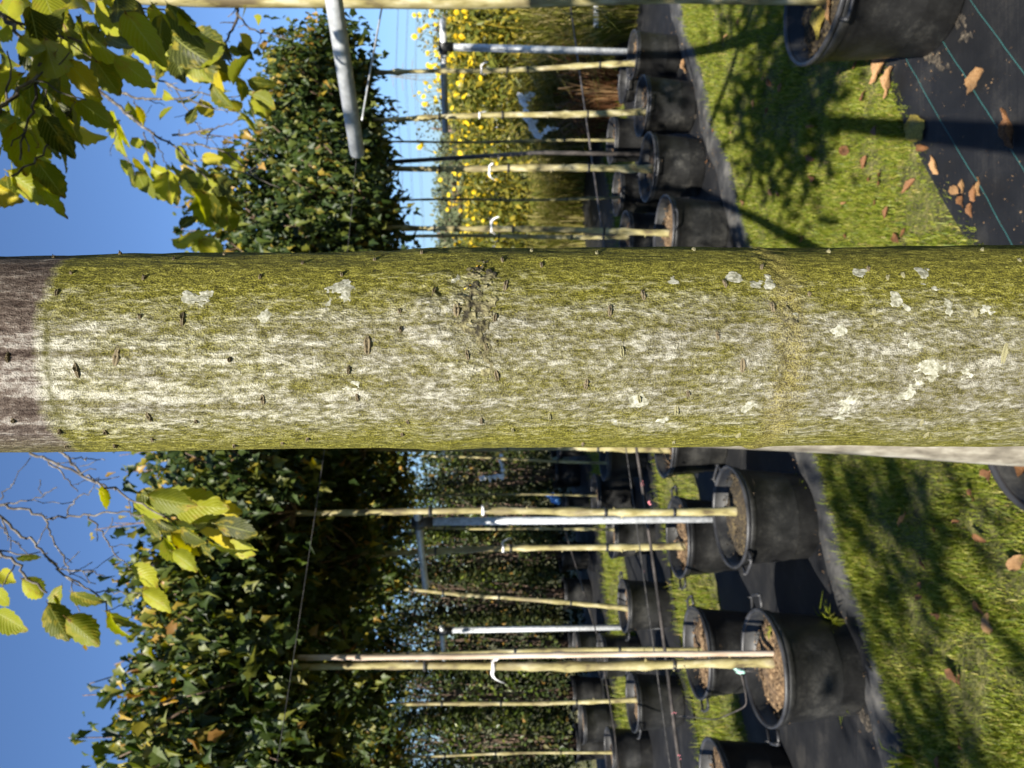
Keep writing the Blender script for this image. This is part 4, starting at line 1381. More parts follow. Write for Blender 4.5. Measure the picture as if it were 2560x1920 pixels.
# moss cushions on the soil of the first pot
for (mx, my, mr) in [(1922, 1590, 0.034), (1915, 1648, 0.03)]:
    pm_ = H(mx, my, 0.31)
    b = MB()
    nn = 12
    vv = []
    for i in range(6):
        e = i / 5 * math.pi / 2
        for j in range(nn):
            t = 2 * math.pi * j / nn
            vv.append((mr * 1.5 * math.cos(e) * math.cos(t), mr * math.cos(e) * math.sin(t), mr * 0.75 * math.sin(e)))
    vv = np.array(vv) + 0.006 * RNG.normal(0, 1, (len(vv), 3)) * 0.5
    b.add(vv, [(i * nn + j, i * nn + (j + 1) % nn, (i + 1) * nn + (j + 1) % nn, (i + 1) * nn + j) for i in range(5) for j in range(nn)])
    o = b.build("moss_cushion", MAT['moss'])
    o.location = (pm_[0], pm_[1], 0.296)
    tag(o, "bright green moss cushion at the stem foot" if my > 1600 else "mossy yellow-green lump on the soil beside the pot rim", "moss")

# drip stake with a mint top in the first pot
b = MB()
dp = H(1868, 1678, 0.37)
b.tube(np.array([(dp[0], dp[1], 0.29), (dp[0], dp[1], 0.40)]), 0.003, 6)
o = b.build("drip_stake", MAT['hose'])
tag(o, "thin drip stake with a mint green head in the front left pot", "drip stake")
b = MB()
for k in range(7):
    bud(b, np.array([dp[0], dp[1], 0.405]) + RNG.normal(0, .008, 3), (0, 0, 1), 0.010)
b.build("head", MAT['mint'], o)
b = MB()
b.tube(polyline([(dp[0], dp[1], 0.40), P(1862, 1722, dp[1] + .08), P(1868, 1765, dp[1] + .25), P(1790, 1800, dp[1] + .6), P(1712, 1790, dp[1] + .9), P(1690, 1790, dp[1] + 1.0)], 26), 0.0032, 5)
tag(b.build("drip_tube", MAT['hose']), "thin curved drip tube running from the front left pot to the hose", "tube")

# ------------------------------------------------------------------ pots and trees of the nearest row
qc = H(2605, 1065, 0.364)
pot((qc[0], qc[1]), 0.20, 0.35, "grey rimmed pot of dark litter, cut off at the bottom behind the trunk", None, 'soil_dark', False, None, 0.075, True)
qroot_loc = np.array([P(2600, 1118, qc[1])[0], qc[1], 0.285])
qroot = tag(empty("elm_tree", qroot_loc), "pale grey tree stem leaning out from behind the thick trunk at the bottom", "tree")
mb = MB()
qq = np.array([qroot_loc, P(2560, 1120, qc[1]), P(2200, 1098, qc[1]), P(1760, 1079, qc[1]), P(900, 1045, qc[1]), P(0, 1025, qc[1]), P(0, 1025, qc[1]) + (0.03, 0, 0.5)])
mb.tube(polyline(qq, 60) - qroot_loc, np.concatenate([np.linspace(0.043, 0.034, 12), np.linspace(0.034, 0.02, 48)]), 20)
mb.build("trunk", MAT['stem_grey'], qroot)
lb, lpaths = px_branch(qroot, qroot_loc, "branch", [
    ([(-40, 1100, 1.55), (78, 1128, 1.5), (122, 1148, 1.48), (190, 1180, 1.46), (245, 1213, 1.45), (300, 1232, 1.45), (365, 1265, 1.45), (440, 1310, 1.45)], 0.0045, 0.002, 4),
    ([(120, 1100, 1.58), (160, 1132, 1.55), (200, 1180, 1.52), (235, 1205, 1.5), (290, 1225, 1.48)], 0.004, 0.002, 3),
    ([(120, 1150, 1.48), (155, 1185, 1.48), (195, 1229, 1.48)], 0.0022, 0.0013, 2),
    ([(178, 1147, 1.5), (220, 1148, 1.5), (262, 1150, 1.5)], 0.0018, 0.0012, 1),
    ([(-90, 1240, 1.5), (0, 1264, 1.5), (60, 1271, 1.5), (112, 1297, 1.5), (165, 1290, 1.5), (222, 1290, 1.5), (278, 1278, 1.5), (340, 1286, 1.5), (395, 1300, 1.48)], 0.0040, 0.0018, 2),
    ([(0, 1262, 1.5), (40, 1254, 1.5), (90, 1248, 1.5), (143, 1218, 1.5)], 0.0022, 0.0012, 2),
    ([(0, 1250, 1.5), (12, 1225, 1.5), (36, 1207, 1.5)], 0.0018, 0.0012, 1),
    ([(112, 1297, 1.5), (122, 1330, 1.5), (138, 1362, 1.5), (160, 1400, 1.5), (178, 1435, 1.5), (215, 1425, 1.5)], 0.0026, 0.0013, 4),
    ([(168, 1288, 1.5), (185, 1250, 1.5), (228, 1228, 1.5)], 0.0022, 0.0014, 1),
    ([(222, 1290, 1.5), (250, 1330, 1.5), (272, 1355, 1.5), (300, 1400, 1.48), (330, 1422, 1.46)], 0.0024, 0.0012, 3),
    ([(-60, 1260, 1.45), (0, 1290, 1.45), (40, 1330, 1.45), (92, 1357, 1.45), (115, 1390, 1.45), (140, 1422, 1.45), (190, 1455, 1.45), (240, 1480, 1.45), (275, 1528, 1.45)], 0.0042, 0.0018, 6),
    ([(140, 1422, 1.45), (190, 1425, 1.45), (230, 1430, 1.45), (262, 1440, 1.45)], 0.0018, 0.0012, 4),
    ([(-40, 1340, 1.4), (0, 1378, 1.4), (40, 1408, 1.4), (70, 1445, 1.4), (118, 1482, 1.4)], 0.0045, 0.0026, 4),
    ([(240, 1480, 1.45), (300, 1478, 1.45), (350, 1484, 1.45)], 0.0018, 0.0012, 2),
    ([(0, 1312, 1.5), (30, 1345, 1.5), (60, 1380, 1.5), (78, 1385, 1.5)], 0.002, 0.0012, 2),
])
random.seed(5)
for (x, y, a, L_) in [(40, 1395, -5, 62), (255, 1215, 60, 70), (240, 1220, 40, 40), (325, 1420, 35, 110), (355, 1480, 30, 110), (265, 1530, 30, 115), (275, 1532, 60, 100), (0, 1432, 20, 70), (-20, 1475, 30, 90), (-10, 1530, 30, 100), (55, 1448, 40, 95),
                      (155, 1465, 100, 95), (180, 1480, 45, 100), (120, 1510, 55, 125), (165, 1545, 40, 130), (130, 1485, 70, 110), (345, 1230, 30, 110), (370, 1240, 20, 130), (400, 1250, -5, 150), (420, 1260, 10, 150), (405, 1290, 60, 110), (440, 1300, 20, 130),
                      (455, 1320, 15, 90), (470, 1330, 45, 100), (430, 1330, 35, 120), (410, 1345, 60, 90), (450, 1345, 50, 130), (500, 1330, 25, 140), (480, 1310, 0, 120), (520, 1350, 35, 130), (560, 1360, 20, 100), (540, 1310, 15, 120), (430, 1380, 40, 100),
                      (390, 1300, 35, 80), (355, 1290, 45, 90), (510, 1290, -10, 110), (335, 1255, 40, 100), (575, 1340, 30, 90)]:
    leaf_at(x, y, random.uniform(1.38, 1.52), a + random.uniform(-10, 10), L_ * random.uniform(0.75, 0.98), lb, qroot_loc, face=random.choice([-1, 1, 1]))
elm_crown(qroot, qroot_loc, 3.0, 0.75, 0.5, 800, seed=5, cx=-0.1, cy=0.2)

rc = H(2030, -20, 0.434)
pot((rc[0], rc[1]), 0.228, 0.42, "large black pot with handles at the right edge, beside the lined fabric", None, 'soil_dark', False, math.radians(238), 0.06, True)
rloc = np.array([rc[0], rc[1], 0.37])
rroot = tag(empty("elm_tree", rloc), "yellow-green tree stem with shadow bands along the frame's right edge", "tree")
mb = MB()
rq = np.array([rloc, P(1690, -24, rc[1]), P(1170, -7, rc[1]), P(870, -9, rc[1]), P(500, -10, rc[1]), P(60, -30, rc[1]), P(60, -30, rc[1]) + (0, 0, .6)])
mb.tube(polyline(rq, 60) - rloc, np.linspace(0.040, 0.030, 60), 18)
mb.build("trunk", MAT['stem'], rroot)
rbr, rpaths = px_branch(rroot, rloc, "branch", [
    ([(60, 120, 2.5), (200, 190, 2.45), (285, 255, 2.4), (330, 295, 2.38), (395, 340, 2.35), (440, 370, 2.33), (480, 405, 2.3), (520, 450, 2.3)], 0.0105, 0.003, 5),
    ([(330, 180, 2.5), (380, 190, 2.45), (450, 225, 2.42), (530, 235, 2.4), (570, 250, 2.4), (620, 225, 2.4)], 0.006, 0.002, 5),
    ([(300, 230, 2.45), (340, 245, 2.42), (420, 250, 2.4), (460, 240, 2.4), (520, 270, 2.4), (570, 280, 2.4)], 0.006, 0.002, 5),
    ([(430, 338, 2.35), (480, 335, 2.35), (540, 320, 2.35), (600, 300, 2.35)], 0.005, 0.002, 3),
    ([(455, 360, 2.33), (500, 362, 2.33), (570, 382, 2.33), (600, 405, 2.33), (660, 455, 2.33)], 0.0045, 0.002, 4),
    ([(380, 340, 2.36), (395, 370, 2.36), (410, 395, 2.36), (425, 425, 2.36)], 0.003, 0.0015, 2),
    ([(300, 300, 2.38), (285, 340, 2.38), (300, 375, 2.38), (320, 400, 2.38), (340, 420, 2.38)], 0.0035, 0.0016, 3),
    ([(360, 330, 2.36), (370, 390, 2.36), (390, 410, 2.36)], 0.003, 0.0014, 2),
    ([(530, 320, 2.35), (520, 350, 2.35), (510, 368, 2.35)], 0.003, 0.0015, 1),
    ([(570, 382, 2.33), (610, 375, 2.33), (650, 372, 2.33)], 0.0026, 0.0013, 2),
    ([(560, 345, 2.35), (575, 360, 2.35), (550, 375, 2.35)], 0.0024, 0.0013, 2),
    ([(440, 225, 2.42), (470, 280, 2.4), (500, 320, 2.38), (545, 370, 2.36)], 0.0028, 0.0014, 4),
    ([(590, -20, 2.6), (595, 40, 2.58), (570, 90, 2.55), (560, 130, 2.5), (585, 180, 2.48), (600, 190, 2.46)], 0.0075, 0.0022, 5),
    ([(595, 35, 2.58), (620, 70, 2.56), (660, 82, 2.55), (720, 100, 2.55)], 0.0055, 0.002, 3),
    ([(330, 60, 2.5), (375, 45, 2.5), (385, 75, 2.5), (420, 90, 2.5), (500, 110, 2.48), (560, 128, 2.46)], 0.0055, 0.002, 4),
    ([(335, 250, 2.4), (350, 290, 2.4), (365, 300, 2.4)], 0.0026, 0.0013, 3),
    ([(500, 400, 2.3), (560, 420, 2.3), (640, 440, 2.3), (700, 470, 2.3)], 0.003, 0.0014, 2),
])
random.seed(9)
for (x, y, a, L_) in [(375, 110, 55, 80), (395, 30, 45, 60), (400, 55, 60, 60), (440, 30, 40, 60), (360, 115, 55, 110), (400, 100, 40, 70), (430, 85, 50, 110), (445, 100, 40, 110), (470, 110, 35, 100), (480, 90, 25, 90), (500, 100, 30, 100), (430, 130, 55, 80),
                      (460, 150, 40, 80), (500, 145, 40, 70), (455, 110, 70, 60), (530, 165, 40, 65), (545, 175, 60, 60), (540, 195, 70, 60), (535, 215, 40, 65), (585, 210, -55, 65), (600, 195, 60, 60), (620, 200, 25, 60), (640, 225, 60, 60), (620, 250, 60, 55),
                      (630, 240, 30, 60), (595, 280, 40, 60), (570, 275, -50, 40), (440, 250, -5, 60), (500, 250, 55, 75), (470, 310, -70, 45), (400, 300, -35, 42), (320, 255, 60, 50), (340, 265, 45, 40), (285, 280, 60, 80), (295, 300, 50, 60), (410, 230, 30, 40),
                      (395, 205, 80, 40), (600, 85, 60, 35), (600, 105, 40, 40), (575, 120, 30, 40), (645, 120, 80, 30), (635, 40, 60, 35), (610, 15, 70, 30), (300, 400, 50, 40), (335, 395, 70, 50), (320, 420, 60, 60), (340, 430, 45, 70), (360, 425, 55, 75),
                      (380, 420, 35, 70), (385, 400, 60, 50), (430, 410, 50, 70), (420, 430, 65, 85), (445, 365, 55, 60), (460, 420, 70, 70), (490, 410, 55, 75), (470, 440, 45, 100), (500, 430, 60, 90), (520, 440, 35, 80), (530, 420, 40, 75), (510, 480, 60, 80),
                      (540, 490, 50, 80), (545, 470, 30, 75), (480, 470, 50, 70), (490, 500, 50, 70), (555, 510, 50, 80), (470, 590, 20, 60), (450, 570, -40, 50), (430, 600, 20, 60), (445, 605, -20, 70), (480, 610, -10, 70), (500, 600, 30, 70), (425, 440, 80, 70),
                      (350, 350, 30, 50), (365, 380, 70, 40), (540, 395, 20, 60), (505, 395, 20, 50), (330, 345, 60, 45), (580, 400, 80, 30), (410, 120, 95, 80), (350, 60, 70, 80), (440, 60, 80, 80), (475, 60, 65, 80), (300, 330, 75, 50)]:
    leaf_at(x, y, random.uniform(2.2, 2.5), a + random.uniform(-14, 14), L_ * random.uniform(1.0, 1.35), rbr, rloc)
elm_crown(rroot, rloc, 3.45, 0.75, 0.5, 900, seed=7, cx=0.25, cy=-0.1)
# the trunk's own pot below the frame
pot((ROOTLOC[0], ROOTLOC[1]), 0.24, 0.36, "large black pot at the foot of the thick mossy trunk", None, 'soil_dark', False, 0.4, 0.07, True)

# ------------------------------------------------------------------ galvanised posts with arms, wires and hoses
ROWP = np.array([-0.57, 0.82, 0.0])


def gallows(base_xy, top, t0, t1, r, label, rarm=None, clampz=0.03, group="galvanised posts with arms", bottom=0.0, name="trellis_post"):
    bx, by = base_xy
    root = tag(empty(name, (bx, by, 0.0)), label, "post", group)
    mb = MB()
    mb.tube(np.array([(0, 0, bottom), (0, 0, top * .5), (0, 0, top - 0.03)]), r, 18)
    mb.build("pole", MAT['galv'], root)
    mb = MB()
    ra = rarm or r * 0.95
    mb.tube(np.array([ROWP * t0, ROWP * (t0 + t1) / 2, ROWP * t1]) + (0, 0, top), ra, 18)
    mb.build("arm", MAT['galv'], root)
    mb = MB()
    mb.tube(np.array([(0, 0, top - 0.075), (0, 0, top + 0.035)]), r * 1.25, 16)
    mb.tube(np.array([ROWP * -0.05, ROWP * 0.05]) + (0, 0, top), ra * 1.3, 16)
    mb.build("clamp", MAT['clamp'], root)
    return root


g = P(1400, 125, 5.98)
gallows((g[0], g[1]), 1.74, -0.22, 0.78, 0.027, "galvanised post on the right, bright vertical highlight, dark arm across yellow flowers")
g = P(1400, 1301, 3.98)
gallows((g[0], g[1]), 1.815, -0.13, 0.94, 0.0205, "tallest galvanised post, left of the thick trunk, tied to a yellow stem", bottom=0.012)
g = P(1400, 1571, 6.0)
gallows((g[0], g[1]), 1.75, -0.08, 0.79, 0.0215, "short looking galvanised post farther back on the left, arm pointing away")
e0, e1 = P(845, 0, 1.80), P(893, 383, 2.2)
ar = e0 - e1
t_far = float(np.linalg.norm(ar))
post_xy = e1 + ar * 1.85
near_post = tag(empty("trellis_post", (post_xy[0], post_xy[1], 0)), "grey pipe arm reaching in from the right edge, wire tied to its end", "post", "galvanised posts with arms")
mb = MB()
zt = float(e1[2])
mb.tube(np.array([(0, 0, 0), (0, 0, 1.0), (0, 0, zt - .03)]), 0.021, 18)
mb.build("pole", MAT['galv'], near_post)
mb = MB()
mb.tube(np.array([np.array([0, 0, zt]) + ar / t_far * 0.1, e1 - post_xy + np.array([0, 0, 0])]) if False else np.array([[0, 0, zt] + ar / t_far * 0.1, [e1[0] - post_xy[0], e1[1] - post_xy[1], zt]]), 0.0205, 24)
mb.build("arm", MAT['galv'], near_post)
mb = MB()
mb.tube(np.array([(0, 0, zt - 0.07), (0, 0, zt + 0.04)]), 0.027, 16)
mb.build("clamp", MAT['clamp'], near_post)

# dark grey post behind the second pot on the right
g = P(1500, 384, 5.75)
mb = MB()
gt = P(966, 407, 5.75)
mb.tube(np.array([(g[0], g[1], 0.0), (g[0], g[1], 1.0), (gt[0], gt[1], 2.2)]), 0.016, 12)
tag(mb.build("support_stake", MAT['hose']), "dark grey support stake standing behind the second pot on the right", "stake")


def wire(pts, r, label, name="trellis_wire", mat='wire', n=40):
    mb = MB()
    mb.tube(polyline(pts, n), r, 6)
    return tag(mb.build(name, MAT[mat]), label, "wire")


wire([e1 + (-.005, -0.01, 0), P(868, 640, 2.0), P(811, 1130, 1.65), P(752, 1525, 1.42), P(692, 1920, 1.23), P(640, 2150, 1.1)], 0.0008, "thin dark wire tied to the pipe end and crossing in front of the maple crowns")


def along(a, s):
    """place on a row line: a = slope of the sight line (right positive), s = row number line"""
    y = s / (1 - RS * a)
    return np.array([a * y, y])


hp = []
for a_ in (0.6, 0.3, 0.05, -0.0988, -0.3, -0.4966, -0.6):
    q = along(a_, 4.62)
    hp.append((q[0], q[1], 0.60 + 0.012 * math.sin(a_ * 9)))
wire(hp, 0.0085, "thick dark drip hose strung between the pot rows, left of the trunk", "drip_hose", 'hose', 60)
hp2 = []
for a_ in (0.1, -0.0988, -0.3, -0.4966, -0.6):
    q = along(a_, 4.66)
    hp2.append((q[0], q[1], 0.645))
wire(hp2, 0.0035, "thin line running just above the thick drip hose", "drip_line", 'wire', 60)
pts_ = [P(1400, 1290, 6.5), P(1435, 1399, 6.3), P(1499, 1608, 5.6), P(1537, 1829, 5.1), P(1550, 1960, 4.8)]
wire(pts_, 0.006, "sagging dark hose in front of the third line of pots", "drip_hose", 'hose', 40)
wire([P(965, -40, 2.9), P(958, 0, 2.85), P(925, 182, 2.7), P(905, 300, 2.62)], 0.0035, "thin grey guy line slanting across the pale sky on the right", "guy_line", 'galv', 20)
for k, (x_, y_, dd) in enumerate([(1623, 1259, 4.05), (1607, 1208, 4.1), (1700, 1890, 3.4), (1688, 1783, 3.5), (1609, 1428, 3.98)]):
    b = MB()
    p_ = P(x_, y_, dd)
    for j in range(4):
        bud(b, p_ + RNG.normal(0, .006, 3), RNG.normal(0, 1, 3), 0.006 if k == 0 else 0.0028)
    tag(b.build("hose_clip", MAT['pink']), "larger pink clip on the drip hose beside the yellow stem" if k == 0 else "tiny pink clip on the drip hose", "clip", None if k == 0 else "small pink hose clips")

# ------------------------------------------------------------------ hedge plants in the back rows, left
def hedge(x, y, w, d, z0, z1, n, seed, label, bright=0.1, pgroup="dark pots under the hedge shrubs"):
    r = np.random.default_rng(seed + 400)
    pr = pot((x, y), 0.20, 0.34, "dark pot under the " + label.replace("dark green ", "").replace("in the back row, ", "").replace("hedge shrub", "hedge shrub that is"), pgroup, 'soil', False, None, 0.05, False)
    loc = np.array([x, y, 0.30])
    root = tag(empty("hedge_shrub", loc), label, "shrub", "hedge shrubs in the back row")
    mb = MB()
    for k in range(16):
        q = polyline([(r.normal(0, .03), r.normal(0, .03), 0), (r.uniform(-w, w) * .3, r.uniform(-d, d) * .3, (z1 - .3) * .45), (r.uniform(-w, w) * .45, r.uniform(-d, d) * .45, r.uniform(.6, 1.0) * (z1 - .3))], 8)
        mb.tube(q, np.linspace(0.011, 0.003, 8), 5)
    mb.build("branches", MAT['twig_maple'], root)
    u = r.uniform(-1, 1, (n, 3))
    rad = np.maximum(abs(u[:, 0]), abs(u[:, 1]))
    u[:, :2] *= (r.uniform(0.72, 1.06, n) / np.maximum(rad, 1e-3))[:, None] ** 0.7
    zz = (u[:, 2] + 1) / 2
    taper = 1 - 0.35 * zz ** 3 - 0.25 * (1 - zz) ** 3
    pos = np.stack([u[:, 0] * w / 2 * taper, u[:, 1] * d / 2 * taper, (z0 - .3) + zz * (z1 - z0)], 1)
    lump = fbm((pos + loc) * 3.2, 2)
    pos[:, :2] *= (1 + 0.16 * lump)[:, None]
    keep = fbm((pos + loc) * 6.0 + 5, 2) > -0.42
    pos = pos[keep]
    n = len(pos)
    out = norm(pos * np.array([1, 1, 0.15]))
    tip = out + r.normal(0, .7, (n, 3)) + (0, 0, -0.3)
    nr = out * .6 + r.normal(0, .6, (n, 3)) + (0, 0, .7)
    sz = 0.055 * r.uniform(0.6, 1.3, n)
    br = (fbm((pos + loc) * 2.3 + 9, 2) + r.normal(0, .25, n)) > (0.75 - bright * 2)
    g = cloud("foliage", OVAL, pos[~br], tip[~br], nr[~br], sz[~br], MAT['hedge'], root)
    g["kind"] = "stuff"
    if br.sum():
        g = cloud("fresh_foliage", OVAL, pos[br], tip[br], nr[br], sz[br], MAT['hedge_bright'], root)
        g["kind"] = "stuff"


k = 0
ORD = ["leftmost", "second", "third", "fourth", "fifth", "sixth", "seventh", "eighth", "ninth", "tenth", "eleventh", "twelfth"]
for X in np.arange(-4.48, -0.55, 0.46):
    k += 1
    HN = ORD[k - 1] + " from the left edge of the frame" if k > 1 else "leftmost in the frame"
    s_ = 11.3
    hedge(X + random.uniform(-.04, .04), s_ + RS * X + random.uniform(-.05, .05), 0.74, 0.62, 0.42, random.uniform(2.55, 2.95) if X < -1.35 else random.uniform(2.0, 2.4), 5200 if X < -1.35 else 2600, k,
          "dark green hedge shrub in the back row, " + HN, 0.12 if k % 3 else 0.30)
for X in np.arange(-4.3, -0.9, 0.5):
    r = np.random.default_rng(int(X * 100) + 5000)
    loc = np.array([X, 12.3 + RS * X, 0.0])
    root = tag(empty("hedge_shrub", loc), "dark hedge shrub of the rearmost row, filling the gaps behind the back row", "shrub", "rearmost hedge shrubs")
    mb = MB()
    for j in range(6):
        mb.tube(polyline([(r.normal(0, .04), r.normal(0, .04), 0), (r.normal(0, .12), r.normal(0, .12), 1.1), (r.normal(0, .2), r.normal(0, .15), 2.2)], 6), np.linspace(.014, .004, 6), 5)
    mb.build("branches", MAT['twig_maple'], root)
    n = 2600
    pos = np.stack([r.uniform(-.42, .42, n), r.uniform(-.3, .3, n), r.uniform(.1, 2.45, n)], 1)
    pos += .08 * r.normal(0, 1, (n, 3))
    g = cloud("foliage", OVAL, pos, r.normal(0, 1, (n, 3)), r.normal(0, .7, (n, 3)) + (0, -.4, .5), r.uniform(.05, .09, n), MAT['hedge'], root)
    g["kind"] = "stuff"
for i_, X in enumerate((-4.2, -3.5, -2.9, -1.55, -0.75)):
    pot((X, 10.35 + RS * X), 0.21, 0.36, "dark pot in front of the hedge, " + ORD[i_] + (" from the left edge of the frame" if i_ else " of its row"), "dark pots in front of the hedge", 'soil', False, None, 0.05, False)
b = MB()
p_ = P(1384, 1245, 9.2)
for j in range(5):
    bud(b, p_ + np.array([RNG.normal(0, .06), 0, RNG.normal(0, .03)]), (0, 0, 1), 0.05)
tag(b.build("plastic_bag", MAT['blue']), "small blue plastic scrap low in the hedge left of the trunk", "scrap")
# white blossoms / ribbon caught in the hedge left of the trunk
b = MB()
for (x_, y_) in [(1255, 1140), (1252, 1152), (1256, 1163), (1257, 1175), (1258, 1188), (1253, 1192), (1240, 1193), (1225, 1194), (1210, 1195), (1203, 1195)]:
    bud(b, P(x_, y_, 8.0), RNG.normal(0, 1, 3), 0.030)
tag(b.build("white_ribbon", MAT['plastic']), "crumpled white ribbon hanging at right angles in the hedge beside the trunk", "ribbon")

# ------------------------------------------------------------------ right background: flowers, grasses, far things
FLOWER = []
for s_ in range(3):
    r = np.random.default_rng(s_ + 60)
    np_ = 11
    v, f = [(0, 0, 0.0)], []
    for i in range(np_ * 2):
        a_ = i * math.pi / np_
        rr = (1.0 + r.normal(0, .08)) if i % 2 == 0 else 0.62
        v.append((rr * math.cos(a_), rr * math.sin(a_), -0.22 * rr + r.normal(0, .05)))
    for i in range(np_ * 2):
        f.append((0, 1 + i, 1 + (i + 1) % (np_ * 2)))
    k0 = len(v)
    for i in range(8):
        a_ = i * math.pi / 4
        v.append((.24 * math.cos(a_), .24 * math.sin(a_), 0.02))
    v.append((0, 0, 0.12))
    fe = [(k0 + i, k0 + (i + 1) % 8, k0 + 8) for i in range(8)]
    me = bpy.data.meshes.new("flower_head")
    me.from_pydata(v, [], f + fe)
    me.materials.append(MAT['petal'])
    me.materials.append(MAT['flower_eye'])
    for p_ in me.polygons[len(f):]:
        p_.material_index = 1
    FLOWER.append(me)


def sunflower_plant(px_, depth, ztop, nst, seed, label, spread=0.5, nfl=26, leaves=420, sparse=1.0):
    r = np.random.default_rng(seed + 900)
    b0 = P(1200, px_, depth)
    loc = np.array([b0[0], depth, 0.0])
    root = tag(empty("flowering_plant", loc), label, "plant", "tall yellow flowers on the right")
    mb = MB()
    tips, allp = [], []
    for k in range(nst):
        bx, by = r.normal(0, spread * .3), r.normal(0, spread * .3)
        tx, ty = bx * 1.6 + r.normal(0, .14), by * 1.6 + r.normal(0, .14)
        h = ztop * r.uniform(0.78, 1.04)
        q = polyline([(bx, by, 0), ((bx + tx) / 2, (by + ty) / 2, h * .55), (tx, ty, h)], 9, 0.006)
        mb.tube(q, np.linspace(0.009, 0.0035, 9), 5)
        tips.append(q[-1])
        allp.append(q)
        for m in range(3):
            i = r.integers(5, 9)
            e = q[i] + np.array([r.normal(0, .10), r.normal(0, .10), r.uniform(.05, .2)])
            mb.tube(np.array([q[i], (q[i] + e) / 2 + (0, 0, .02), e]), (0.0035, 0.003, 0.0022), 4)
            tips.append(e)
    mb.build("stems", MAT['flower_leaf'], root)
    q = np.concatenate(allp)
    q = q[q[:, 2] < ztop * .86]
    n = leaves
    pos = q[r.integers(0, len(q), n)] + r.normal(0, .05, (n, 3))
    tip = r.normal(0, 1, (n, 3)) * (1, 1, .4) + (0, 0, -0.3)
    g = cloud("foliage", DIAMOND, pos, tip, r.normal(0, .5, (n, 3)) + (0, 0, 1), r.uniform(.07, .16, n), MAT['flower_leaf'], root)
    g["kind"] = "stuff"
    tips = np.array(tips)
    for k in range(min(nfl, len(tips))):
        p_ = tips[k % len(tips)]
        nr = np.array([r.normal(-.2, .45), -1.0 + r.normal(0, .3), .45 + r.normal(0, .35)])
        leaf_obj(FLOWER[int(r.integers(0, 3))], p_, r.normal(0, 1, 3), nr, r.uniform(.026, .044), root, "flower_head")


FL = ["under the bare end of the post's arm", "right behind the galvanised post", "behind the slim pale stem by the post", "between the slim pale stem and the leaning stem", "behind the leaning yellow-brown stem", "between the leaning stem and the dark stake",
      "behind the thick yellow stem", "between the thick yellow stem and the very thin stem", "beside the pinkish pale stem near the trunk", "next to the trunk's right edge", "hidden behind the thick trunk", "at the edge stem with shadow bands"]
for k, (py_, dd, zt_, ns) in enumerate([(55, 9.2, 1.98, 9), (110, 9.6, 2.02, 9), (160, 9.0, 2.0, 8), (225, 9.3, 2.02, 9), (285, 9.2, 1.95, 8), (360, 10.5, 1.86, 6), (430, 11.5, 1.80, 6), (500, 11.0, 1.80, 6), (560, 11.8, 1.82, 6), (612, 11.2, 1.80, 5), (690, 11.2, 1.8, 5), (20, 9.4, 1.95, 6)]):
    sunflower_plant(py_, dd, zt_, ns, k, "bright yellow daisies on the right, " + FL[k], 0.62 if py_ < 300 else 0.5, 36 if py_ < 300 else 28, 700 if py_ < 300 else 420)
for k, (py_, dd, zt_) in enumerate([(30, 12.4, 1.8), (105, 12.8, 1.85), (180, 12.3, 1.8), (255, 12.9, 1.8), (330, 13.0, 1.72), (410, 13.2, 1.5), (490, 13.0, 1.5), (560, 13.3, 1.55), (630, 13.0, 1.6), (710, 13.0, 1.6), (800, 13.2, 1.7), (890, 13.0, 1.75), (980, 13.3, 1.8), (1070, 13.0, 1.8)]):
    r = np.random.default_rng(k + 1300)
    b0 = P(1200, py_, dd)
    loc = np.array([b0[0], dd, 0])
    root = tag(empty("golden_shrub", loc), "olive and golden shrub in the band behind the yellow daisies", "shrub", "golden shrubs behind the daisies")
    mb = MB()
    for j in range(9):
        mb.tube(polyline([(r.normal(0, .1), r.normal(0, .1), 0), (r.normal(0, .2), r.normal(0, .2), zt_ * .5), (r.normal(0, .32), r.normal(0, .2), zt_ * r.uniform(.7, 1))], 6), np.linspace(.012, .003, 6), 5)
    mb.build("stems", MAT['flower_leaf'], root)
    n = 1500
    zz = r.uniform(0, 1, n) ** .8
    pos = np.stack([r.normal(0, .36, n) * (1 - .3 * zz), r.normal(0, .25, n), zz * zt_], 1)
    pos[:, 2] *= 1 + .12 * vnoise((pos + loc) * 3.1)
    g = cloud("foliage", DIAMOND, pos, r.normal(0, 1, (n, 3)) + (0, 0, .4), r.normal(0, .6, (n, 3)) + (0, -.3, .7), r.uniform(.06, .13, n), MAT['flower_leaf'], root)
    g["kind"] = "stuff"
# a few small yellow blooms among the hedge left of the trunk
for k, (py_, dd) in enumerate([(1180, 11.5), (1345, 12.0)]):
    sunflower_plant(py_, dd, 1.75, 5, 30 + k, "yellow daisies showing through the hedge " + ("beside the thick trunk's left edge" if k == 0 else "behind the tall galvanised post"), 0.4, 14, 160)


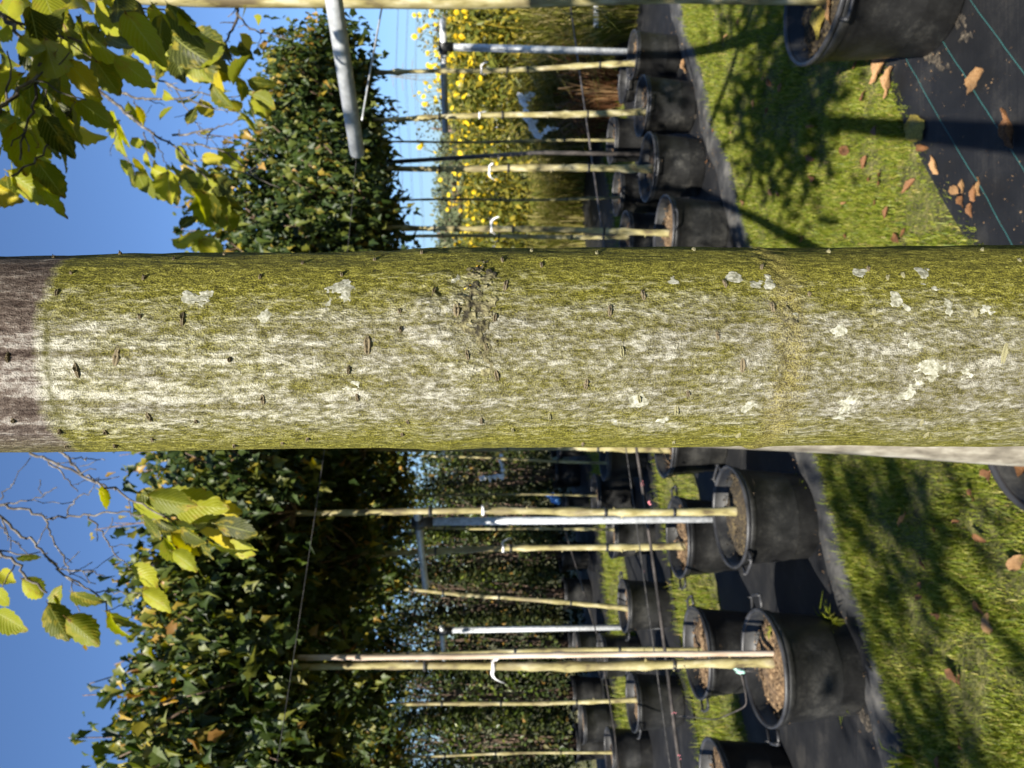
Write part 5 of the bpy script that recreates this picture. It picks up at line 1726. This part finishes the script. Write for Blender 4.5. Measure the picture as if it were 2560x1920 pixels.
def grass_clump(px_, depth, h, n, seed, mat, label, spread=0.28, lean=0.55, group=None, name="ornamental_grass", xz=1400):
    r = np.random.default_rng(seed + 700)
    b0 = P(xz, px_, depth)
    loc = np.array([b0[0], depth, 0.0])
    root = tag(empty(name, loc), label, "grass clump", group)
    az = r.uniform(0, 6.283, n)
    rad = spread * .45 * np.sqrt(r.uniform(0, 1, n))
    base = np.stack([rad * np.cos(az), rad * np.sin(az), np.zeros(n)], 1)
    az2 = az + r.normal(0, .7, n)
    d = np.stack([np.cos(az2), np.sin(az2), np.zeros(n)], 1)
    L_ = h * r.uniform(.55, 1.1, n)
    ln = lean * r.uniform(.2, 1.2, n)
    up = np.array([0, 0, 1.0])
    sd = np.stack([-np.sin(az2), np.cos(az2), np.zeros(n)], 1) * r.uniform(.003, .0065, n)[:, None]
    m1 = base + up * (L_ * .45)[:, None] + d * (L_ * .15 * ln)[:, None]
    m2 = base + up * (L_ * .8)[:, None] + d * (L_ * .45 * ln)[:, None]
    tp = base + up * (L_ * (1 - .25 * ln))[:, None] + d * (L_ * .95 * ln)[:, None]
    v = np.stack([base - sd, base + sd, m1 - sd, m1 + sd, m2 - sd * .8, m2 + sd * .8, tp], 1).reshape(-1, 3)
    t0 = np.array([[0, 1, 3], [0, 3, 2], [2, 3, 5], [2, 5, 4], [4, 5, 6]])
    t = (t0[None] + (np.arange(n) * 7)[:, None, None]).reshape(-1, 3)
    g = tri_mesh("blades", v, t, MAT[mat], root)
    g["kind"] = "stuff"
    return root


GG = "grass clumps behind the pots on the right"
for k, (py_, dd, h_, n_, m_) in enumerate([(40, 8.2, 1.05, 520, 'grass_tall'), (95, 8.6, 1.15, 520, 'grass_tall'), (10, 7.6, 0.9, 420, 'grass_tall'), (150, 8.8, 1.1, 480, 'grass_tall'), (210, 9.0, 1.0, 420, 'grass_tall'), (330, 9.6, 0.85, 420, 'grass_tall'), (385, 10.0, 0.8, 380, 'grass_tall'), (450, 10.2, 0.75, 380, 'grass_tall'), (520, 10.4, 0.8, 360, 'grass_tall'), (590, 10.2, 0.8, 360, 'grass_tall'), (270, 9.8, 1.1, 420, 'grass_tall'), (640, 10.5, .8, 300, 'grass_tall'), (70, 9.0, 1.3, 420, 'grass_tall'), (180, 9.6, 1.3, 420, 'grass_tall'), (720, 10.4, .8, 300, 'grass_tall'), (800, 10.6, .8, 300, 'grass_tall'), (880, 10.6, .9, 300, 'grass_tall'), (960, 10.8, .8, 300, 'grass_tall')]):
    grass_clump(py_, dd, h_, n_, k, m_, "olive and straw coloured grass clump behind the pots on the right", 0.8, 1.25, GG)
grass_clump(225, 7.6, 0.85, 170, 50, 'grass_rust', "rust brown fan of thin stems beside the second near pot's stem", 0.45, 1.2, None)
grass_clump(300, 7.9, 0.6, 130, 51, 'grass_rust', "reddish brown dry grass clump right of the thick yellow stem", 0.35, 0.8, None)
grass_clump(30, 7.0, 0.55, 380, 52, 'grass_tall', "straw pale arching grass clump above the fabric at the right edge", 0.5, 1.3, None)
# low evergreen hedge far behind, between the stems
for k, (py_, dd) in enumerate([(300, 14.0), (380, 14.5), (455, 14.2), (530, 14.0), (600, 14.3), (680, 14.3)]):
    r = np.random.default_rng(k + 300)
    b0 = P(1300, py_, dd)
    loc = np.array([b0[0], dd, 0])
    root = tag(empty("low_shrub", loc), "low dark green shrub far behind the flowers on the right", "shrub", "low shrubs far behind on the right")
    n = 900
    u = norm(r.normal(0, 1, (n, 3))) * r.uniform(.6, 1.05, n)[:, None]
    pos = np.stack([u[:, 0] * .55, u[:, 1] * .45, .42 + u[:, 2] * .42], 1)
    g = cloud("foliage", OVAL, pos, u + r.normal(0, .6, (n, 3)), u + r.normal(0, .5, (n, 3)) + (0, 0, .5), .09 * r.uniform(.6, 1.2, n), MAT['hedge'], root)
    g["kind"] = "stuff"
    mb = MB()
    for j in range(5):
        mb.tube(np.array([(0, 0, 0), (r.normal(0, .1), r.normal(0, .1), .3), (r.normal(0, .2), r.normal(0, .2), .6)]), (.012, .009, .004), 5)
    mb.build("stems", MAT['twig_maple'], root)
# white film strips, torn, hung on a line behind the second pot's stem
b = MB()
wp = [P(1300, 232, 8.4), P(1310, 262, 8.4), P(1316, 285, 8.4), P(1326, 312, 8.4), P(1336, 330, 8.4), P(1350, 352, 8.4)]
for seg, w in ((wp, 0.045), ([P(1312, 250, 8.38), P(1322, 240, 8.38), P(1332, 233, 8.38)], 0.04), ([P(1322, 300, 8.38), P(1330, 305, 8.38), P(1342, 300, 8.38)], 0.03), ([P(1344, 340, 8.38), P(1360, 330, 8.38), P(1390, 318, 8.38)], 0.03)):
    q = polyline(seg, 14, 0.006)
    n = len(q)
    ww = w * (1 + 0.4 * RNG.normal(0, 1, n))
    off = np.stack([np.full(n, .3), RNG.normal(0, .3, n), np.ones(n)], 1) * ww[:, None]
    b.add(np.concatenate([q + off, q - off, q + off * .9 + (0, .004, 0), q - off * .9 + (0, .004, 0)]), [(i, i + 1, n + i + 1, n + i) for i in range(n - 1)] + [(2 * n + i, 3 * n + i, 3 * n + i + 1, 2 * n + i + 1) for i in range(n - 1)])
tag(b.build("plastic_strip", MAT['plastic'], smooth=False), "torn white plastic strips hanging across behind the second stem from the right", "plastic strip")
b = MB()
pl_ = P(1490, 42, 7.2)
b.box(pl_, (0.20, 0.008, 0.045))
o = b.build("plant_label", MAT['plastic'], smooth=False)
tag(o, "white plant label plate on a thin rod at the right edge", "label")
b = MB()
b.tube(np.array([(pl_[0] - .09, pl_[1] + .012, 0), (pl_[0] - .09, pl_[1] + .012, pl_[2])]), 0.005, 6)
b.build("rod", MAT['galv'], o)

# distant trees, house, pylon and power lines
def far_tree(px_, depth, h, w, n, seed, mat, label, group="distant trees", trunkh=0.25):
    r = np.random.default_rng(seed + 555)
    b0 = P(1160, px_, depth)
    loc = np.array([b0[0], depth, 0.0])
    root = tag(empty("distant_tree", loc), label, "tree", group)
    mb = MB()
    mb.tube(np.array([(0, 0, 0), (0, 0, h * .5), (0.1, 0, h * .85)]), (w * .05, w * .035, w * .01), 7)
    for j in range(8):
        a_ = r.uniform(0, 6.28)
        mb.tube(np.array([(0, 0, h * r.uniform(.25, .6)), (math.cos(a_) * w * .25, math.sin(a_) * w * .25, h * r.uniform(.5, .8))]), (w * .018, w * .006), 5)
    mb.build("trunk", MAT['twig_maple'], root)
    u = norm(r.normal(0, 1, (n, 3))) * r.uniform(.45, 1.05, n)[:, None]
    pos = np.stack([u[:, 0] * w / 2, u[:, 1] * w / 2, h * (1 + trunkh) / 2 + u[:, 2] * h * (1 - trunkh) / 2], 1)
    pos += r.normal(0, w * .04, (n, 3))
    keep = fbm(pos * 4.0 / w + seed, 2) > -.25
    pos, u = pos[keep], u[keep]
    n = len(pos)
    g = cloud("crown", OVAL, pos, u + r.normal(0, .7, (n, 3)), u + r.normal(0, .6, (n, 3)) + (0, 0, .4), w * .06 * r.uniform(.6, 1.3, n), MAT[mat], root)
    g["kind"] = "stuff"


far_tree(85, 24, 3.0, 2.2, 900, 1, 'conifer', "grey-green airy tree top rising behind the yellow flowers near the right post", None)
far_tree(330, 26, 3.15, 2.3, 900, 2, 'conifer', "olive airy tree top behind the stems right of the near pipe end", None)
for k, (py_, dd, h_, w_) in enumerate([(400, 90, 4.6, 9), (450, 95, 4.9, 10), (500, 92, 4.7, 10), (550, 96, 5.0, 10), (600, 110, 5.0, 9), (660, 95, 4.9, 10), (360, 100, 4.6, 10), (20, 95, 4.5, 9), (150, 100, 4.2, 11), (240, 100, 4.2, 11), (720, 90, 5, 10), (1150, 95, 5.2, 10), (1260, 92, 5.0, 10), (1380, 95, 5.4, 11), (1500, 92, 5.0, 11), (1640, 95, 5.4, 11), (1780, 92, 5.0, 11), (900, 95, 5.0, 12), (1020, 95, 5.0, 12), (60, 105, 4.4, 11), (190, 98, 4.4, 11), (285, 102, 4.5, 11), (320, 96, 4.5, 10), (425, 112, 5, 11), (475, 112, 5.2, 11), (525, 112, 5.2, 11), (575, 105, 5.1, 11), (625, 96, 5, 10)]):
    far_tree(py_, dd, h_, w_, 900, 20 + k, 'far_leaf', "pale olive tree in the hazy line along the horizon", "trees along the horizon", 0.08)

hl = P(1120, 618, 105.0)
house = tag(empty("house", (hl[0], 105.0, 0.0)), "small brown brick house with dark roof on the horizon beside the trunk", "house")
mb = MB()
mb.box((0, 0, 1.35), (7, 6, 2.7))
mb.build("wall", MAT['house_wall'], house, False)
mb = MB()
mb.add([(-3.8, -3.3, 2.7), (3.8, -3.3, 2.7), (3.8, 3.3, 2.7), (-3.8, 3.3, 2.7), (-3.8, 0, 4.5), (3.8, 0, 4.5)], [(0, 1, 5, 4), (2, 3, 4, 5), (1, 2, 5), (3, 0, 4), (3, 2, 1, 0)])
rf = mb.build("roof", MAT['house_roof'], house, False)
mb = MB()
mb.box((1.6, 0.4, 4.6), (.7, .7, 1.2))
mb.build("chimney", MAT['house_wall'], rf, False)
for wx in (-2.2, 0, 2.2):
    mb = MB()
    mb.box((wx, -3.03, 1.5), (1.1, .06, 1.2))
    wf = mb.build("window", MAT['house_roof'], house, False)
    mb = MB()
    mb.box((wx, -3.07, 1.5), (.9, .04, 1.0))
    mb.build("pane", MAT['pane'], wf, False)

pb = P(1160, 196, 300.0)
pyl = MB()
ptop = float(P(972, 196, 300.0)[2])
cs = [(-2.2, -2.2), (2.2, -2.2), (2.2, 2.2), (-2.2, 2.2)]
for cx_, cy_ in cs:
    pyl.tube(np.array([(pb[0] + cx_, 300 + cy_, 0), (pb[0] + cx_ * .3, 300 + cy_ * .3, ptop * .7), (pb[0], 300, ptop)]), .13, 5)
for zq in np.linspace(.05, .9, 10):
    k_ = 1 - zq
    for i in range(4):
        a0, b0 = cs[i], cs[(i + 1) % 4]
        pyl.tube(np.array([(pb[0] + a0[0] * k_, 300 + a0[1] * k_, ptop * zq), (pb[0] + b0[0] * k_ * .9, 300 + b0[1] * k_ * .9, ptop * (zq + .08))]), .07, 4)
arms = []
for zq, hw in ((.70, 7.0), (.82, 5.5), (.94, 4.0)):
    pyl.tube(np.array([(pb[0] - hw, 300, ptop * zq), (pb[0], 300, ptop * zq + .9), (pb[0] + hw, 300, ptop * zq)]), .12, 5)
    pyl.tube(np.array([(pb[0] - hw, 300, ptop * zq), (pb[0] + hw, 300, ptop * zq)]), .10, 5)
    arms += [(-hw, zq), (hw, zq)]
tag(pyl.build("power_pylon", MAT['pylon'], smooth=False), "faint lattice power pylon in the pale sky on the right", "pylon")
for hw, zq in arms:
    z_ = ptop * zq - .8
    far = np.array([pb[0] + hw, 300, z_])
    l_ = np.array([pb[0] + hw - 330, 300 + 60, z_ + 2])
    r_ = np.array([pb[0] + hw + 330, 300 - 60, z_ + 2])
    q = []
    for u_ in np.linspace(0, 1, 14):
        p_ = l_ + (far - l_) * u_
        p_[2] -= 5.5 * 4 * u_ * (1 - u_)
        q.append(p_)
    for u_ in np.linspace(0, 1, 14)[1:]:
        p_ = far + (r_ - far) * u_
        p_[2] -= 5.5 * 4 * u_ * (1 - u_)
        q.append(p_)
    mb = MB()
    mb.tube(np.array(q), .055, 4)
    tag(mb.build("power_line", MAT['wire']), "faint power cable strung across the pale sky", "cable", "power cables across the sky")

# ------------------------------------------------------------------ fallen leaves, dirt and grass tufts
def dead_leaf_mesh(seed, curl):
    r = np.random.default_rng(seed)
    rows = 9
    v, f = [], []
    W = r.uniform(.26, .36)
    for i in range(rows):
        t = i / (rows - 1)
        w = W * (math.sin(math.pi * min(1, t ** .75 + .02)) ** .7) * (1 + (.08 if i % 2 else -.05)) + 0.004
        for u in (-1, -.5, 0, .5, 1):
            a_ = u * curl * 2.0
            R_ = w / max(curl * 2.0, .05)
            x = R_ * math.sin(a_)
            z = R_ * (1 - math.cos(a_)) + .12 * math.sin(t * 4 + seed) * t + r.normal(0, .012)
            v.append((x, t - .5, z + .05 * math.sin(u * 7 + t * 11 + seed) * abs(u)))
    for i in range(rows - 1):
        for j in range(4):
            a_ = i * 5 + j
            f.append((a_, a_ + 1, a_ + 6, a_ + 5))
    me = bpy.data.meshes.new("fallen_leaf")
    me.from_pydata(v, [], f)
    me.polygons.foreach_set("use_smooth", [True] * len(f))
    return me


DL = {}
for m_ in ('deadleaf', 'deadleaf_tan', 'deadleaf_yellow'):
    DL[m_] = [dead_leaf_mesh(i, c_) for i, c_ in enumerate((.2, .45, .7, 1.0))]
    for me in DL[m_]:
        me.materials.append(MAT[m_])


def dead_leaf(x, y, size, ang, m_, var, label, group=None, z=0.03, tilt=0.35):
    p = H(x, y, z)
    o = bpy.data.objects.new("fallen_leaf", DL[m_][var])
    COL.objects.link(o)
    o.location = (p[0], p[1], z)
    o.scale = (size,) * 3
    o.rotation_euler = (random.uniform(-tilt, tilt), random.uniform(-tilt, tilt), math.radians(ang))
    tag(o, label, "fallen leaf", group)


random.seed(33)
S3 = 660.0 / 2212
dead_leaf(1900 + 1790 * S3, 690 * S3, 0.095, 30, 'deadleaf_tan', 0, "flat tan heart-shaped leaf lying on the lined fabric", z=0.022, tilt=.1)
dead_leaf(1900 + 2085 * S3, 1070 * S3, 0.125, -80, 'deadleaf', 3, "rolled up rust brown leaf on the lined fabric, half in a stem's shadow", z=0.024, tilt=.1)
dead_leaf(1900 + 1300 * S3, 1060 * S3, 0.12, -60, 'deadleaf_yellow', 0, "yellow leaf with dark spots lying on the lined fabric's edge", z=0.03)
dead_leaf(1900 + 1000 * S3, 560 * S3, 0.13, 50, 'deadleaf_tan', 2, "crinkled tan leaf on the grass edge under the right-hand pot", z=0.05)
dead_leaf(1900 + 1070 * S3, 690 * S3, 0.11, 70, 'deadleaf_tan', 2, "tan leaf leaning on the fabric edge just below the crinkled one", z=0.045)
dead_leaf(1900 + 930 * S3, 450 * S3, 0.10, 10, 'deadleaf_tan', 1, "pale curled leaf tucked beneath the right-hand pot", z=0.04)
for i, (zx, zy) in enumerate([(1360, 1240), (1460, 1380), (1240, 1560), (1620, 1590), (1700, 1560), (1790, 1620), (1690, 1700), (1760, 1760), (1830, 1560)]):
    dead_leaf(1900 + zx * S3, zy * S3, random.uniform(.045, .07), random.uniform(0, 360), random.choice(('deadleaf', 'deadleaf_tan')), random.choice((1, 2, 3)), "brown curled leaf caught along the edge between grass and lined fabric", "brown leaves along the fabric edge", z=0.035, tilt=.6)
lawn = [(70, 680), (170, 740), (60, 920), (420, 1060), (960, 1090), (410, 1320), (700, 1260), (870, 1360), (660, 600), (180, 600), (910, 1500), (1000, 1490), (430, 1500), (90, 1590), (150, 1620), (30, 640), (700, 1700), (960, 1700), (800, 540), (860, 800)]
pts_ = [(1900 + zx * S3, zy * S3) for zx, zy in lawn]
pts_ += [(1500 + zx / 2.0868, zy / 2.0868) for zx, zy in [(590, 680), (720, 110), (650, 200), (880, 430), (800, 545), (870, 570), (680, 690), (885, 1000), (930, 1015), (740, 1060), (1280, 1230), (1050, 1255), (1540, 1240), (1580, 1215), (1490, 1110), (560, 840), (1100, 650), (1270, 790)]]
pts_ += [(1500 + zx / 2.0236, 1100 + zy / 2.0236) for zx, zy in [(1800, 415), (1690, 450), (1620, 740), (1610, 800), (1700, 890), (1915, 850), (2110, 620), (1630, 625), (1820, 1220), (1960, 930), (1530, 400), (1820, 1545), (1710, 1640), (1880, 280), (1780, 1195), (1920, 500)]]
for x_, y_ in pts_:
    dead_leaf(x_, y_, random.uniform(.035, .065), random.uniform(0, 360), random.choice(('deadleaf', 'deadleaf', 'deadleaf', 'deadleaf_tan')), random.choice((0, 1, 2, 3)), "small brown dead leaf lying in the lawn strip", "dead leaves scattered in the lawn", z=0.036, tilt=.6)
dead_leaf(1709, 163, .09, 90, 'deadleaf_tan', 1, "orange tan leaf on the fabric border in front of the small right pot", z=0.04)
# leaves lying in the big right pot
p_ = P(2055, 55, rc[1])
for (x_, y_, m_, v_, lb_, s_) in [(2052, 48, 'deadleaf_yellow', 1, "pale yellow leaf arching over the soil of the pot at the right edge", .12), (2075, 30, 'deadleaf_tan', 0, "orange tan leaf inside the pot at the right edge, against its rim", .09)]:
    dead_leaf(x_, y_, s_, 60, m_, v_, lb_, z=0.39, tilt=.4)
for (x_, y_) in [(2470, 1195), (2500, 1180), (2530, 1210), (2540, 1170)]:
    dead_leaf(x_, y_, .07, random.uniform(0, 360), 'deadleaf', 1, "dark brown dead leaf in the pot behind the trunk's foot", "dead leaves in the pot behind the trunk", z=0.31, tilt=.5)

# soil spilled at pot feet on the fabric
def dirt_at(x, y, rx, ry, rot, label):
    p = H(x, y, 0.016)
    b = MB()
    n = 22
    tt = np.linspace(-1.3, 1.3, n)
    A, B_ = np.meshgrid(tt, tt)
    q = np.stack([A * rx, B_ * ry, A * 0], -1)
    m = .8 - (A * A + B_ * B_) + 1.2 * fbm(q * 45 + x, 4)
    z = np.clip(m, -.2, 1) * .006
    ca, sa = math.cos(rot), math.sin(rot)
    v = np.stack([p[0] + q[..., 0] * ca - q[..., 1] * sa, p[1] + q[..., 0] * sa + q[..., 1] * ca, 0.014 + z], -1)
    f = [(i * n + j, i * n + j + 1, (i + 1) * n + j + 1, (i + 1) * n + j) for i in range(n - 1) for j in range(n - 1) if m[i:i + 2, j:j + 2].min() > 0]
    if not f:
        return
    b.add(v.reshape(-1, 3), f)
    tag(b.build("spilled_soil", MAT['dirt']), label, kind="stuff")


m = 900
X_ = RNG.uniform(.1, 2.2, m)
S_ = 1.98 - abs(RNG.normal(0, .35, m))
pos = np.stack([X_, S_ + RS * X_, np.full(m, .02)], 1)
cr_ = cloud("soil_crumbs", DIAMOND, pos, RNG.normal(0, 1, (m, 3)) * (1, 1, .2), RNG.normal(0, .4, (m, 3)) + (0, 0, 1), RNG.uniform(.002, .009, m), MAT['soil'])
tag(cr_, kind="stuff")
m = 700
X_ = RNG.uniform(-2.2, 2.8, m)
S_ = 3.63 + abs(RNG.normal(0, .18, m))
pos = np.stack([X_, S_ + RS * X_, np.full(m, .042)], 1)
cr_ = cloud("soil_crumbs", DIAMOND, pos, RNG.normal(0, 1, (m, 3)) * (1, 1, .2), RNG.normal(0, .4, (m, 3)) + (0, 0, 1), RNG.uniform(.003, .013, m), MAT['soil'])
tag(cr_, kind="stuff")
dirt_at(2340, 150, .10, .035, .7, None)
dirt_at(2400, 60, .10, .03, .5, None)
dirt_at(2310, 130, .07, .02, .9, None)
dirt_at(2062, 1390, .09, .05, .6, None)
dirt_at(2160, 1780, .09, .05, .6, None)
dirt_at(2150, 1620, .10, .03, .6, None)
dirt_at(2050, 1260, .09, .04, .6, None)
dirt_at(1730, 275, .15, .06, .6, None)


def tuft(x, y, h, n, label, seed):
    p = H(x, y, 0.016)
    root = grass_clump(960, 1.0, h, n, seed, 'grass', label, 0.06, .9, None, "grass_tuft")
    root.location = (p[0], p[1], 0.012)
    root["category"] = "grass tuft"


tuft(2020, 1222, .10, 26, "grass tuft growing at the foot of the pot nearest the trunk's left", 1)
tuft(2118, 1565, .14, 38, "spiky grass tuft on the right side of the large front left pot", 2)
tuft(2140, 1760, .09, 22, "small grass tuft at the left foot of the large front left pot", 3)
tuft(2275, 1905, .10, 26, "dry grass tuft at the fabric edge near the bottom left", 4)
tuft(1590, 1590, .11, 22, "single green weed growing on the fabric near the short post", 5)


# ------------------------------------------------------------------ trees of the rows behind the camera (they shade the lawn)
def row_tree(x, y, cz, rxy, rz, n, seed, label):
    loc = np.array([x, y, 0.31])
    pot((x, y), .235, .35, "black pot of a tree in the row behind the camera", "pots in the row behind the camera", 'soil', False, None, .06, False)
    root = tag(empty("elm_tree", loc), label, "tree", "trees in the row behind the camera")
    mb = MB()
    mb.tube(stem_path((0, 0, 0), (0, 0, cz - .1), 20), np.linspace(.036, .02, 20), 10)
    mb.build("trunk", MAT['stem'], root)
    elm_crown(root, loc, cz, rxy, rz, n, seed=seed)


for k, (x, y, cz, rx_, rz_, n_) in enumerate([(-2.75, -1.5, 2.75, .5, .38, 160), (-1.95, -1.05, 2.6, .45, .4, 430), (0.35, -0.85, 2.55, .55, .35, 800), (0.9, -1.0, 2.5, .55, .42, 900), (1.5, -0.6, 2.5, .6, .42, 700), (0.8, 0.1, 2.5, .65, .38, 950), (1.3, 0.6, 2.5, .5, .40, 800), (2.7, 1.0, 2.5, .6, .45, 520)]):
    row_tree(x, y, cz, rx_, rz_, n_, 60 + k, "elm tree with loose crown in the row behind the camera")
